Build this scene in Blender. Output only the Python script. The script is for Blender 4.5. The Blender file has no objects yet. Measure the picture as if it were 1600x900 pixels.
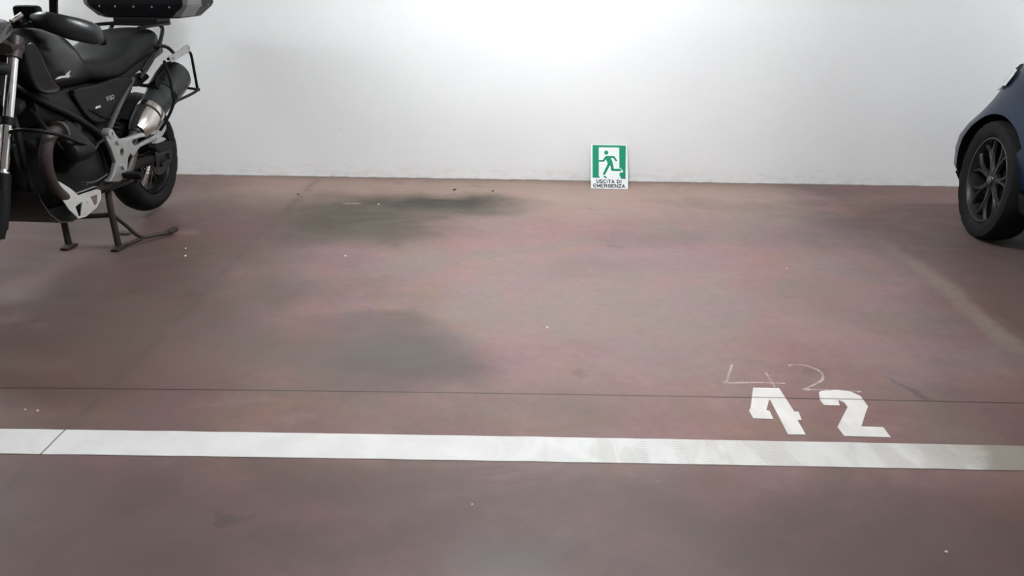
import bpy, bmesh, math, random
from math import pi, sin, cos, radians
from mathutils import Vector, Matrix, noise as mnoise
random.seed(7)
SC = bpy.context.scene
COL = SC.collection
D = bpy.data

# ------------------------------------------------------------------ camera
CAM_H = 1.35
cd = D.cameras.new('camera'); cam = D.objects.new('camera', cd); COL.objects.link(cam)
cd.sensor_width = 36.0; cd.lens = 27.0; cd.clip_start = 0.05
_p, _r, _y = radians(22.2157), radians(.85546), radians(-.1797)
_f = Vector((sin(_y)*cos(_p), cos(_y)*cos(_p), -sin(_p)))
_rt = Vector((cos(_y), -sin(_y), 0)); _up = _rt.cross(_f)
_r2 = cos(_r)*_rt + sin(_r)*_up; _u2 = -sin(_r)*_rt + cos(_r)*_up
m = Matrix((( _r2.x, _u2.x, -_f.x, 0), (_r2.y, _u2.y, -_f.y, 0), (_r2.z, _u2.z, -_f.z, CAM_H), (0, 0, 0, 1)))
cam.matrix_world = m
SC.camera = cam
# ------------------------------------------------------------------ world / exposure / lamp powers
w = D.worlds.new('world'); SC.world = w; w.use_nodes = True
w.node_tree.nodes['Background'].inputs['Color'].default_value = (.8, .85, .9, 1)
w.node_tree.nodes['Background'].inputs['Strength'].default_value = .03
SC.view_settings.view_transform = 'Standard'
SC.view_settings.look = 'None'
SC.view_settings.exposure = 0.0
SC.view_settings.gamma = 1.0
SC.view_settings.use_curve_mapping = False
CEIL = 2.7
WALL_Y = 5.32
LAMP_COL = (.955, 1.0, 1.03)
# (x, y, emission strength)
LAMPS = [(.15, 3.2, 350.0), (.15, -2.2, 25.0), (-4.1, 4.1, 165.0), (4.5, 4.1, 170.0)]  # main lamp first, then unseen lamps added to fill the wall

# ------------------------------------------------------------------ node helpers
class NT:
    def __init__(s, tree): s.t = tree; s.n = tree.nodes; s.l = tree.links
    def node(s, typ, **kw):
        nd = s.n.new(typ)
        for k, v in kw.items(): setattr(nd, k, v)
        return nd
    def link(s, a, b): s.l.new(a, b)
    def put(s, v, sock):
        if isinstance(v, bpy.types.NodeSocket): s.l.new(v, sock)
        elif isinstance(v, (tuple, list)):
            sock.default_value = tuple(v) + ((1,) if len(sock.default_value) == 4 and len(v) == 3 else ())
        else: sock.default_value = v
    def math(s, op, a, b=0.0, c=0.0, clamp=False):
        nd = s.node('ShaderNodeMath', operation=op, use_clamp=clamp)
        for i, v in enumerate((a, b, c)): s.put(v, nd.inputs[i])
        return nd.outputs[0]
    def vmath(s, op, a, b=(0, 0, 0)):
        nd = s.node('ShaderNodeVectorMath', operation=op)
        s.put(a, nd.inputs[0]); s.put(b, nd.inputs[1])
        return nd.outputs[1] if op in ('LENGTH', 'DISTANCE', 'DOT_PRODUCT') else nd.outputs[0]
    def noise(s, vec, scale, detail=4, rough=.55, dist=0.0, color=False):
        nd = s.node('ShaderNodeTexNoise')
        s.put(vec, nd.inputs['Vector']); s.put(scale, nd.inputs['Scale']); s.put(detail, nd.inputs['Detail'])
        s.put(rough, nd.inputs['Roughness']); s.put(dist, nd.inputs['Distortion'])
        return nd.outputs['Color' if color else 'Fac']
    def ramp(s, v, a, b, c=0.0, d=1.0, smooth=True):
        nd = s.node('ShaderNodeMapRange', interpolation_type='SMOOTHSTEP' if smooth else 'LINEAR')
        for i, x in enumerate((v, a, b, c, d)): s.put(x, nd.inputs[i])
        return nd.outputs[0]
    def mix(s, fac, a, b, blend='MIX'):
        nd = s.node('ShaderNodeMix', data_type='RGBA', blend_type=blend)
        s.put(fac, nd.inputs[0]); s.put(a, nd.inputs[6]); s.put(b, nd.inputs[7])
        return nd.outputs[2]
    def bump(s, h, strength=.2, dist=.01):
        nd = s.node('ShaderNodeBump'); s.put(h, nd.inputs['Height'])
        nd.inputs['Strength'].default_value = strength; nd.inputs['Distance'].default_value = dist
        return nd.outputs[0]
    def sep(s, v):
        nd = s.node('ShaderNodeSeparateXYZ'); s.put(v, nd.inputs[0]); return nd.outputs
    def comb(s, x, y, z=0.0):
        nd = s.node('ShaderNodeCombineXYZ')
        for i, v in enumerate((x, y, z)): s.put(v, nd.inputs[i])
        return nd.outputs[0]

def new_mat(name):
    mt = D.materials.new(name); mt.use_nodes = True
    nt = NT(mt.node_tree); b = nt.n['Principled BSDF']
    return mt, nt, b

def lin(c):
    return tuple((x/12.92 if x <= .04045 else ((x+.055)/1.055)**2.4) for x in (v/255 for v in c))

def mat(name, col, rough=.5, metal=0.0, var=.12, scale=40, bump=0.0, spec=.5, coat=0.0, rvar=.1, trans=0.0, alpha=1.0):
    mt, nt, b = new_mat(name)
    tc = nt.node('ShaderNodeTexCoord').outputs['Object']
    n = nt.noise(tc, scale, 5)
    f = nt.ramp(n, .3, .7, 1-var, 1+var, smooth=False)
    c = nt.mix(1.0, col, nt.comb(f, f, f), 'MULTIPLY')
    nt.put(c, b.inputs['Base Color'])
    n2 = nt.noise(tc, scale*.35, 3)
    nt.put(nt.math('ADD', rough-rvar*.5, nt.math('MULTIPLY', n2, rvar)), b.inputs['Roughness'])
    b.inputs['Metallic'].default_value = metal
    b.inputs['Specular IOR Level'].default_value = spec
    b.inputs['Coat Weight'].default_value = coat
    b.inputs['Transmission Weight'].default_value = trans
    b.inputs['Alpha'].default_value = alpha
    if bump: nt.put(nt.bump(n, bump, .002), b.inputs['Normal'])
    return mt

# ------------------------------------------------------------------ mesh helpers
def build(name, shapes, material, parent=None, smooth=True, bevel=0.0, subsurf=0, auto=True, origin=None):
    """shapes: list of (verts, faces); linked as ONE mesh object. material may be a list; a face list may carry indices."""
    vs, fs, mi = [], [], []
    for sh in shapes:
        o = len(vs); vs += [tuple(v) for v in sh[0]]
        for k, f in enumerate(sh[1]):
            fs.append(tuple(i+o for i in f)); mi.append(sh[2] if len(sh) > 2 else 0)
    me = D.meshes.new(name)
    if origin is not None: vs = [(v[0]-origin[0], v[1]-origin[1], v[2]-origin[2]) for v in vs]
    me.from_pydata(vs, [], fs)
    bm = bmesh.new(); bm.from_mesh(me); bmesh.ops.recalc_face_normals(bm, faces=bm.faces); bm.to_mesh(me); bm.free()
    mats = material if isinstance(material, (list, tuple)) else [material]
    for x in mats: me.materials.append(x)
    for p_, i in zip(me.polygons, mi): p_.material_index = i; p_.use_smooth = smooth
    ob = D.objects.new(name, me); COL.objects.link(ob)
    if origin is not None: ob.location = origin
    if parent is not None: ob.parent = parent
    if bevel:
        md = ob.modifiers.new('bevel', 'BEVEL'); md.width = bevel; md.segments = 2; md.limit_method = 'ANGLE'; md.angle_limit = radians(40)
        md.harden_normals = False
    if subsurf:
        md = ob.modifiers.new('subsurf', 'SUBSURF'); md.levels = subsurf; md.render_levels = subsurf
    if smooth and auto and not subsurf: sharp(me, 38)
    return ob

def sharp(me, deg):
    bm = bmesh.new(); bm.from_mesh(me); a = radians(deg)
    for e in bm.edges:
        if len(e.link_faces) == 2 and e.calc_face_angle(0) > a: e.smooth = False
    bm.to_mesh(me); bm.free()

def box(x0, x1, y0, y1, z0, z1):
    v = [(x, y, z) for z in (z0, z1) for y in (y0, y1) for x in (x0, x1)]
    return v, [(0, 2, 3, 1), (4, 5, 7, 6), (0, 1, 5, 4), (2, 6, 7, 3), (0, 4, 6, 2), (1, 3, 7, 5)]

def xf(shape, M):
    return ([tuple(M @ Vector(v)) for v in shape[0]],) + tuple(shape[1:])

def loft(rings, cap=True, closed=True):
    n = len(rings[0]); v = [p_ for r in rings for p_ in r]; f = []
    for i in range(len(rings)-1):
        for j in range(n if closed else n-1):
            k = (j+1) % n
            f.append((i*n+j, i*n+k, (i+1)*n+k, (i+1)*n+j))
    if cap and closed:
        f.append(tuple(range(n))[::-1]); f.append(tuple((len(rings)-1)*n+j for j in range(n)))
    return v, f

def supr(l, hw, z0, z1, n=20, e=2.6, cy=0.0):
    """superellipse ring in the y-z plane at x=l"""
    out = []
    cz, hz = (z0+z1)/2, (z1-z0)/2
    for i in range(n):
        t = 2*pi*i/n; c, s_ = cos(t), sin(t)
        out.append((l, cy+hw*math.copysign(abs(c)**(2/e), c), cz+hz*math.copysign(abs(s_)**(2/e), s_)))
    return out

def catmull(pts, k=5):
    P = [Vector(p_) for p_ in pts]
    if len(P) < 3 or k <= 1: return P
    out = []
    for i in range(len(P)-1):
        p0 = P[i-1] if i else P[0]*2-P[1]; p1, p2 = P[i], P[i+1]
        p3 = P[i+2] if i+2 < len(P) else P[-1]*2-P[-2]
        for j in range(k):
            t = j/k
            out.append(.5*((2*p1)+(p2-p0)*t+(2*p0-5*p1+4*p2-p3)*t*t+(3*p1-p0-3*p2+p3)*t**3))
    out.append(P[-1]); return out

def tube(pts, r, seg=12, k=5):
    P = catmull(pts, k); n = len(P)
    if not isinstance(r, (list, tuple)): R = [r]*n
    else:
        R = []
        for i in range(n):
            u = i/(n-1)*(len(r)-1); a = min(int(u), len(r)-2); R.append(r[a]+(r[a+1]-r[a])*(u-a))
    T = [(P[min(i+1, n-1)]-P[max(i-1, 0)]).normalized() for i in range(n)]
    a = Vector((0, 0, 1)) if abs(T[0].z) < .9 else Vector((1, 0, 0))
    N = (a-T[0]*a.dot(T[0])).normalized(); rings = []
    for i in range(n):
        N = (N-T[i]*N.dot(T[i])).normalized(); B = T[i].cross(N)
        rings.append([tuple(P[i]+R[i]*(cos(2*pi*j/seg)*N+sin(2*pi*j/seg)*B)) for j in range(seg)])
    return loft(rings)

def lathe(profile, c, axis, seg=32):
    """profile [(radius, offset along axis)]"""
    A = Vector(axis).normalized(); C_ = Vector(c)
    a = Vector((0, 0, 1)) if abs(A.z) < .9 else Vector((1, 0, 0))
    N = (a-A*a.dot(A)).normalized(); B = A.cross(N)
    rings = [[tuple(C_+A*h+r*(cos(2*pi*j/seg)*N+sin(2*pi*j/seg)*B)) for j in range(seg)] for r, h in profile]
    return loft(rings)

def torus_like(profile, c, axis, seg=48):
    """closed profile revolved (ring)"""
    A = Vector(axis).normalized(); C_ = Vector(c)
    a = Vector((0, 0, 1)) if abs(A.z) < .9 else Vector((1, 0, 0))
    N = (a-A*a.dot(A)).normalized(); B = A.cross(N); n = len(profile)
    v = [tuple(C_+A*h+r*(cos(2*pi*j/seg)*N+sin(2*pi*j/seg)*B)) for j in range(seg) for r, h in profile]
    f = [(j*n+i, j*n+(i+1) % n, ((j+1) % seg)*n+(i+1) % n, ((j+1) % seg)*n+i) for j in range(seg) for i in range(n)]
    return v, f

def curve_mesh(cu):
    ob = D.objects.new('tmp', cu); COL.objects.link(ob)
    dg = bpy.context.evaluated_depsgraph_get(); dg.update()
    me = D.meshes.new_from_object(ob.evaluated_get(dg))
    v = [tuple(x.co) for x in me.vertices]; f = [tuple(p_.vertices) for p_ in me.polygons]
    D.objects.remove(ob); D.curves.remove(cu); D.meshes.remove(me)
    return v, f

def plate(polys, t, fn=None, bev=0.0):
    """polygons (outer + holes) in u,v extruded to thickness t; fn maps (u,v,h) to space"""
    cu = D.curves.new('c', 'CURVE'); cu.dimensions = '2D'; cu.fill_mode = 'BOTH'
    cu.extrude = max(t/2-bev, 1e-5); cu.bevel_depth = bev; cu.bevel_resolution = 1; cu.offset = -bev
    for pl in polys:
        sp = cu.splines.new('POLY'); sp.points.add(len(pl)-1); sp.use_cyclic_u = True
        for q, (u, v) in zip(sp.points, pl): q.co = (u, v, 0, 1)
    v, f = curve_mesh(cu)
    if fn: v = [fn(*p_) for p_ in v]
    return v, f

def circ(u, v, r, n=20):
    return [(u+r*cos(2*pi*i/n), v+r*sin(2*pi*i/n)) for i in range(n)]

def rrect(u0, u1, v0, v1, r, n=5):
    o = []
    for cx, cy, a in ((u1-r, v1-r, 0), (u0+r, v1-r, 90), (u0+r, v0+r, 180), (u1-r, v0+r, 270)):
        o += [(cx+r*cos(radians(a+90*i/n)), cy+r*sin(radians(a+90*i/n))) for i in range(n+1)]
    return o

def smooth_poly(pl, k=4):
    P = [Vector((p_[0], p_[1], 0)) for p_ in pl]; n = len(P); out = []
    for i in range(n):
        p0, p1, p2, p3 = P[i-1], P[i], P[(i+1) % n], P[(i+2) % n]
        for j in range(k):
            t = j/k
            q = .5*((2*p1)+(p2-p0)*t+(2*p0-5*p1+4*p2-p3)*t*t+(3*p1-p0-3*p2+p3)*t**3)
            out.append((q.x, q.y))
    return out

def text(body, size, t, fn, bold=0.0, align='CENTER', sx=1.0):
    cu = D.curves.new('t', 'FONT'); cu.body = body; cu.size = size; cu.extrude = t; cu.align_x = align; cu.align_y = 'CENTER'
    cu.offset = bold; cu.space_character = 1.06
    v, f = curve_mesh(cu)
    return [fn(a*sx, b, c) for a, b, c in v], f

def tag(o, label, cat, group=None, kind=None):
    o['label'] = label; o['category'] = cat
    if group: o['group'] = group
    if kind: o['kind'] = kind
    return o

def empty(name, loc, rz, label, cat, group=None):
    o = D.objects.new(name, None); COL.objects.link(o); o.location = loc; o.rotation_euler = (0, 0, rz); o.empty_display_size = .1
    return tag(o, label, cat, group)

# ------------------------------------------------------------------ joints shared by floor and floor paint
def joint_nodes(nt, x, y, pos):
    n = nt.noise(pos, 9, 3)
    # straight saw cut running parallel to the wall
    yc = nt.math('ADD', nt.math('MULTIPLY', nt.math('MULTIPLY', x, x), -.0042), nt.math('ADD', 2.334, nt.math('MULTIPLY', x, .003)))
    d = nt.math('ABSOLUTE', nt.math('SUBTRACT', y, yc))
    j1 = nt.ramp(d, .0016, .0038, 1, 0)
    # hairline crack running towards the wall
    wob = nt.math('MULTIPLY', nt.math('SUBTRACT', nt.noise(pos, 3, 2), .5), .02)
    xc = nt.math('ADD', -1.408, nt.math('ADD', nt.math('MULTIPLY', nt.math('SUBTRACT', y, 2.0), .0045), wob))
    d2 = nt.math('ABSOLUTE', nt.math('SUBTRACT', x, xc))
    j2 = nt.ramp(d2, .0012, .0042, 1, 0)
    smear = nt.math('MULTIPLY', nt.ramp(d2, .005, .06, 1, 0), nt.ramp(n, .35, .7))
    return j1, j2, smear

# ------------------------------------------------------------------ floor
def floor_material():
    mt, nt, b = new_mat('red_brown_concrete')
    pos = nt.node('ShaderNodeNewGeometry').outputs['Position']
    X, Y, Z = nt.sep(pos)
    big = nt.noise(pos, .75, 5, .55, .6)
    mid = nt.noise(nt.vmath('MULTIPLY', pos, (1, 1.5, 1)), 2.6, 6, .62, 1.0)
    fine = nt.noise(pos, 22, 6, .7)
    grain = nt.noise(pos, 160, 3, .7)
    hue = nt.noise(nt.vmath('ADD', pos, (7, 3, 0)), 1.7, 5, .6, .8)
    red, brown, grey, pink = (.135, .071, .066), (.104, .069, .056), (.092, .079, .072), (.178, .109, .107)
    c = nt.mix(nt.ramp(hue, .36, .66), red, brown)
    c = nt.mix(nt.math('MULTIPLY', nt.ramp(mid, .46, .72), .75), c, pink)
    c = nt.mix(nt.math('MULTIPLY', nt.ramp(big, .44, .70), .65), c, grey)
    h2 = nt.noise(nt.vmath('ADD', pos, (11, 5, 0)), 2.1, 4, .6, .8); h3 = nt.noise(nt.vmath('ADD', pos, (3, 17, 0)), 2.8, 4, .6, .6)
    c = nt.mix(nt.math('MULTIPLY', nt.ramp(h2, .52, .68), .40), c, (.112, .070, .082))
    c = nt.mix(nt.math('MULTIPLY', nt.ramp(h3, .54, .70), .42), c, (.150, .080, .048))
    f = nt.ramp(fine, .2, .8, .88, 1.12, smooth=False)
    c = nt.mix(1.0, c, nt.comb(f, f, f), 'MULTIPLY')
    g = nt.ramp(grain, .2, .8, .93, 1.07, smooth=False)
    c = nt.mix(1.0, c, nt.comb(g, g, g), 'MULTIPLY')
    # lamp pool and wall reflection painted in: paler, pinker mid-bay and along the wall
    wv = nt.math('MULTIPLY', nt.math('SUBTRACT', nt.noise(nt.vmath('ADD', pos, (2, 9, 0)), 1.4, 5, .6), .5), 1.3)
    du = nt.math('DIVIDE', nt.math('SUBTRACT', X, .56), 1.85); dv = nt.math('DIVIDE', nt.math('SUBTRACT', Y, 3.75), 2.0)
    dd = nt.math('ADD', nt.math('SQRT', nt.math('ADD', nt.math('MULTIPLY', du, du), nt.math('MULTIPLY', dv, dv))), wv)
    light_pool = nt.math('MULTIPLY', nt.ramp(dd, .35, 1.25, 1, 0), nt.ramp(fine, .25, .75, .52, .68))
    pool_col = nt.mix(nt.ramp(hue, .4, .62), (.270, .168, .160), (.232, .180, .166))
    pool_col = nt.mix(nt.math('MULTIPLY', nt.ramp(h2, .5, .66), .6), pool_col, (.250, .160, .172))
    pool_col = nt.mix(nt.math('MULTIPLY', nt.ramp(h3, .52, .68), .5), pool_col, (.260, .165, .125))
    c = nt.mix(light_pool, c, pool_col)
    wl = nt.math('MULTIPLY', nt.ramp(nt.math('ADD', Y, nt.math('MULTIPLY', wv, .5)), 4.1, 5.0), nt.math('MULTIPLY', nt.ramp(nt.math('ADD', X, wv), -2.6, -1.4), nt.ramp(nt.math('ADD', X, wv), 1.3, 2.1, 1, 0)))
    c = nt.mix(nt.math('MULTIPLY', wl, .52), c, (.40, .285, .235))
    # worn paler strip of the bay and darker ground to its right
    edge = nt.math('ADD', 2.06, nt.math('MULTIPLY', nt.math('SUBTRACT', nt.noise(pos, 1.3, 4), .5), .22))
    dx = nt.math('SUBTRACT', X, edge)
    rightside = nt.math('MULTIPLY', nt.ramp(dx, -.02, .10), nt.ramp(Y, 2.3, 2.9))
    c = nt.mix(nt.math('MULTIPLY', rightside, .62), c, (.118, .072, .062))
    strk = nt.math('MULTIPLY', nt.ramp(nt.math('ABSOLUTE', nt.math('ADD', dx, .02)), .012, .075, 1, 0), nt.math('MULTIPLY', nt.ramp(Y, 2.55, 2.9), nt.ramp(Y, 3.5, 4.3, 1, 0)))
    c = nt.mix(nt.math('MULTIPLY', strk, nt.ramp(fine, .3, .6, .25, .62)), c, (.225, .185, .150))
    # stains (cx, cy, rx, ry, angle, strength, colour)
    wob = nt.vmath('MULTIPLY', nt.vmath('SUBTRACT', nt.noise(pos, 2.3, 5, .6, 0, True), (.5, .5, .5)), (.55, .55, 0))
    pw = nt.vmath('ADD', pos, wob)
    ol, dk, gy, bl = (.070, .058, .043), (.036, .031, .025), (.100, .082, .071), (.070, .060, .054)
    ST = [(-.90, 4.46, .62, .58, 0, .92, ol), (-.42, 4.72, .64, .30, -6, .92, ol), (-.52, 4.76, .50, .12, 8, .85, dk), (-.78, 4.12, .48, .36, 0, .72, ol),
          (-.42, 2.60, .36, .30, 0, .80, bl), (-.70, 2.62, .45, .26, 0, .6, gy), (-.52, 2.90, .34, .12, 0, .55, bl),
          (-1.25, 2.66, .50, .40, 0, .45, gy), (-1.80, 2.95, .55, .50, 20, .55, gy), (-1.1, 3.2, .6, .25, 0, .28, gy),
          (-2.3, 3.7, .65, .5, 0, .35, gy), (-.73, 1.715, .10, .025, 0, .75, dk), (-.17, 1.60, .18, .12, 0, .40, dk), (-.42, 1.62, .2, .1, 0, .3, dk),
          (.05, 1.50, .16, .09, 0, .42, dk), (-.9, 1.6, .35, .12, 0, .25, gy), (.62, 1.66, .42, .13, 6, .55, bl), (.28, 1.80, .25, .08, -10, .4, gy), (-.30, 1.78, .22, .10, 0, .5, gy), (1.05, 1.72, .2, .12, 0, .35, gy), (-.62, 1.55, .3, .1, 0, .4, bl), (-1.0, 1.75, .18, .14, 0, .35, dk), (.95, 1.52, .22, .08, 0, .35, bl), (-2.2, 3.15, .7, .16, 5, .5, gy), (1.62, 2.32, .3, .15, 0, .3, gy), (-1.55, 2.2, .4, .12, 10, .35, gy), (.75, 4.05, .5, .18, 0, .25, gy), (1.35, 3.3, .35, .25, 0, .22, gy), (.25, 2.25, .4, .12, 0, .25, gy), (.38, 3.6, .22, .2, 0, .22, gy),
          (1.355, 2.41, .03, .10, 25, .5, dk), (1.25, 4.75, .6, .12, -10, .25, ol), (2.6, 3.9, .55, .7, 0, .5, gy)]
    for cx, cy, rx, ry, an, stg, colr in ST:
        ca, sa = cos(radians(an)), sin(radians(an))
        px, py, _ = nt.sep(nt.vmath('SUBTRACT', pw, (cx, cy, 0)))
        u = nt.math('MULTIPLY_ADD', px, ca/rx, nt.math('MULTIPLY', py, sa/rx))
        v = nt.math('MULTIPLY_ADD', py, ca/ry, nt.math('MULTIPLY', px, -sa/ry))
        d = nt.math('SQRT', nt.math('MULTIPLY_ADD', u, u, nt.math('MULTIPLY', v, v)))
        c = nt.mix(nt.math('MULTIPLY', nt.ramp(d, .32, 1.2, 1, 0), stg), c, colr)
    # scattered dark drips
    vor = nt.node('ShaderNodeTexVoronoi'); nt.put(nt.vmath('ADD', pos, wob), vor.inputs['Vector']); vor.inputs['Scale'].default_value = 2.4
    c = nt.mix(nt.math('MULTIPLY', nt.ramp(vor.outputs['Distance'], .02, .14, 1, 0), .28), c, dk)
    # pale spill left of the dark stain
    px, py, _ = nt.sep(nt.vmath('SUBTRACT', pw, (-1.03, 4.67, 0)))
    d = nt.math('SQRT', nt.math('ADD', nt.math('POWER', nt.math('DIVIDE', px, .07), 2), nt.math('POWER', nt.math('DIVIDE', py, .045), 2)))
    c = nt.mix(nt.math('MULTIPLY', nt.ramp(d, .3, 1.0, 1, 0), .45), c, (.45, .40, .34))
    # grime in the corner with the wall
    c = nt.mix(nt.math('MULTIPLY', nt.ramp(Y, WALL_Y-.16, WALL_Y-.01), nt.ramp(mid, .3, .7, .15, .55)), c, (.16, .115, .085))
    # driving lane in front of the line: traffic dirt, plus light falloff painted in
    lane = nt.math('MULTIPLY', nt.ramp(nt.math('ADD', Y, nt.math('MULTIPLY', nt.math('SUBTRACT', mid, .5), .35)), 1.75, 2.0, 1, 0), nt.ramp(hue, .3, .6, .40, .66))
    c = nt.mix(lane, c, (.066, .043, .038))
    side = nt.math('MULTIPLY', nt.ramp(nt.math('ADD', X, nt.math('MULTIPLY', nt.math('SUBTRACT', mid, .5), .9)), -1.5, -1.0, 1, 0), nt.ramp(Y, 3.5, 4.5, .36, .12))  # browner left floor, with light falloff painted into its colour
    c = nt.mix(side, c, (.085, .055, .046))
    for cx, cy, rx, ry in ((-1.45, 1.35, .95, .55), (1.55, 1.35, 1.0, .5)):  # near corners darkened: falloff of the light put into the colour
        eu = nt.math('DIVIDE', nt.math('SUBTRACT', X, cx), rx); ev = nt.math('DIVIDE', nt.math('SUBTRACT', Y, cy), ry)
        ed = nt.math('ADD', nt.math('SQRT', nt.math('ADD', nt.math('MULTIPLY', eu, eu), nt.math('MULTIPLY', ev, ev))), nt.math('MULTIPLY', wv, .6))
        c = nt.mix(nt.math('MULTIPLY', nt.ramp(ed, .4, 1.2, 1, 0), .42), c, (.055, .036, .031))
    j1, j2, sm = joint_nodes(nt, X, Y, pos)
    c = nt.mix(nt.math('MULTIPLY', sm, .38), c, (.055, .045, .042))
    c = nt.mix(nt.math('MULTIPLY', j2, nt.ramp(fine, .35, .65, .1, .55)), c, (.05, .04, .035))
    c = nt.mix(nt.math('MULTIPLY', j1, nt.ramp(fine, .25, .55, .78, .97)), c, (.022, .017, .016))
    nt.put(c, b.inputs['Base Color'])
    nt.put(nt.ramp(mid, .3, .7, .46, .60), b.inputs['Roughness'])
    b.inputs['Specular IOR Level'].default_value = .24
    h = nt.math('SUBTRACT', nt.math('ADD', nt.math('MULTIPLY', fine, .5), nt.math('MULTIPLY', grain, .3)), nt.math('MULTIPLY', j1, 1.5))
    nt.put(nt.bump(h, .18, .004), b.inputs['Normal'])
    return mt

def wall_material(name, soil=True):
    mt, nt, b = new_mat(name)
    pos = nt.node('ShaderNodeNewGeometry').outputs['Position']
    X, Y, Z = nt.sep(pos)
    n1 = nt.noise(pos, 1.1, 4); n2 = nt.noise(nt.vmath('MULTIPLY', pos, (1, 1, 3)), 14, 5, .65); n3 = nt.noise(pos, 90, 3)
    c = nt.mix(nt.ramp(n1, .3, .7), (.80, .80, .79), (.77, .768, .762))
    c = nt.mix(nt.math('MULTIPLY', nt.ramp(n2, .58, .8), .16), c, (.60, .58, .55))
    if soil:
        # scuffs and pinholes
        vor = nt.node('ShaderNodeTexVoronoi'); nt.put(nt.vmath('MULTIPLY', pos, (1, 1, 2.4)), vor.inputs['Vector']); vor.inputs['Scale'].default_value = 3.3
        sp = nt.math('MULTIPLY', nt.ramp(vor.outputs['Distance'], .010, .028, 1, 0), nt.ramp(Z, .3, .9, .7, .25))
        c = nt.mix(sp, c, (.36, .33, .30))
        low = nt.math('MULTIPLY', nt.ramp(Z, .0, .14, 1, 0), nt.ramp(n2, .42, .7, 0, .35))
        c = nt.mix(low, c, (.50, .47, .43))
        gap = nt.math('MULTIPLY', nt.ramp(nt.math('ADD', Z, nt.math('MULTIPLY', n2, -.012)), -.002, .006, 1, 0), .8)
        c = nt.mix(gap, c, (.16, .12, .10))
    nt.put(c, b.inputs['Base Color']); b.inputs['Roughness'].default_value = .85
    b.inputs['Specular IOR Level'].default_value = .2
    nt.put(nt.bump(nt.math('ADD', n2, nt.math('MULTIPLY', n3, .35)), .16, .006), b.inputs['Normal'])
    return mt

M_FLOOR = floor_material()
M_WALL = wall_material('white_painted_plaster')
M_WALL2 = wall_material('white_painted_concrete', False)

def struct(name, shape, m_):
    o = build(name, [shape], m_, smooth=False); o['kind'] = 'structure'; return o
RX0, RX1, RY0 = -5.6, 6.2, -4.2
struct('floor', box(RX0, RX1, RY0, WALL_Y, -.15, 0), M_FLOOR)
struct('wall_back', box(RX0, RX1, WALL_Y, WALL_Y+.2, -.15, CEIL), M_WALL)
struct('wall_left', box(RX0-.2, RX0, RY0-.2, WALL_Y+.2, -.15, CEIL), M_WALL2)
struct('wall_right', box(RX1, RX1+.2, RY0-.2, WALL_Y+.2, -.15, CEIL), M_WALL2)
struct('wall_front', box(RX0, RX1, RY0-.2, RY0, -.15, CEIL), M_WALL2)
struct('ceiling', box(RX0-.2, RX1+.2, RY0-.2, WALL_Y+.2, CEIL, CEIL+.2), M_WALL2)

# ------------------------------------------------------------------ ceiling lamps (above the frame; main one inferred, others added fill)
M_HOUSE = mat('lamp_housing_grey', (.55, .56, .56), .45, var=.04)
def lamp(i, x, y, strength):
    where = ['nearest the white wall above bay', 'added as fill behind the viewpoint over the middle of the aisle', 'added left of the motorcycle to brighten the wall', 'added over the blue car to brighten the wall'][i]
    o = empty('ceiling_light', (x, y, CEIL), 0, 'twin fluorescent ceiling lamp ' + where, 'lamp', 'fluorescent lamps on the ceiling')
    build('housing', [box(-.62, .62, -.07, .07, -.05, 0)], M_HOUSE, o, bevel=.006)
    me, nt, b = new_mat('fluorescent_tube')
    tc = nt.node('ShaderNodeTexCoord').outputs['Object']
    nt.put(nt.mix(nt.noise(tc, 3, 2), LAMP_COL, LAMP_COL), b.inputs['Base Color'])
    nt.put(LAMP_COL, b.inputs['Emission Color']); b.inputs['Emission Strength'].default_value = strength
    for s in (-.04, .04):
        build('tube', [tube([(-.58, s, -.085), (.58, s, -.085)], .019, 14, 1)], me, o)
    for s in (-1, 1):
        build('socket', [box(s*.60-.018, s*.60+.018, -.062, .062, -.11, -.05)], M_HOUSE, o, bevel=.004)
for i, a in enumerate(LAMPS): lamp(i, *a)

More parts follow.
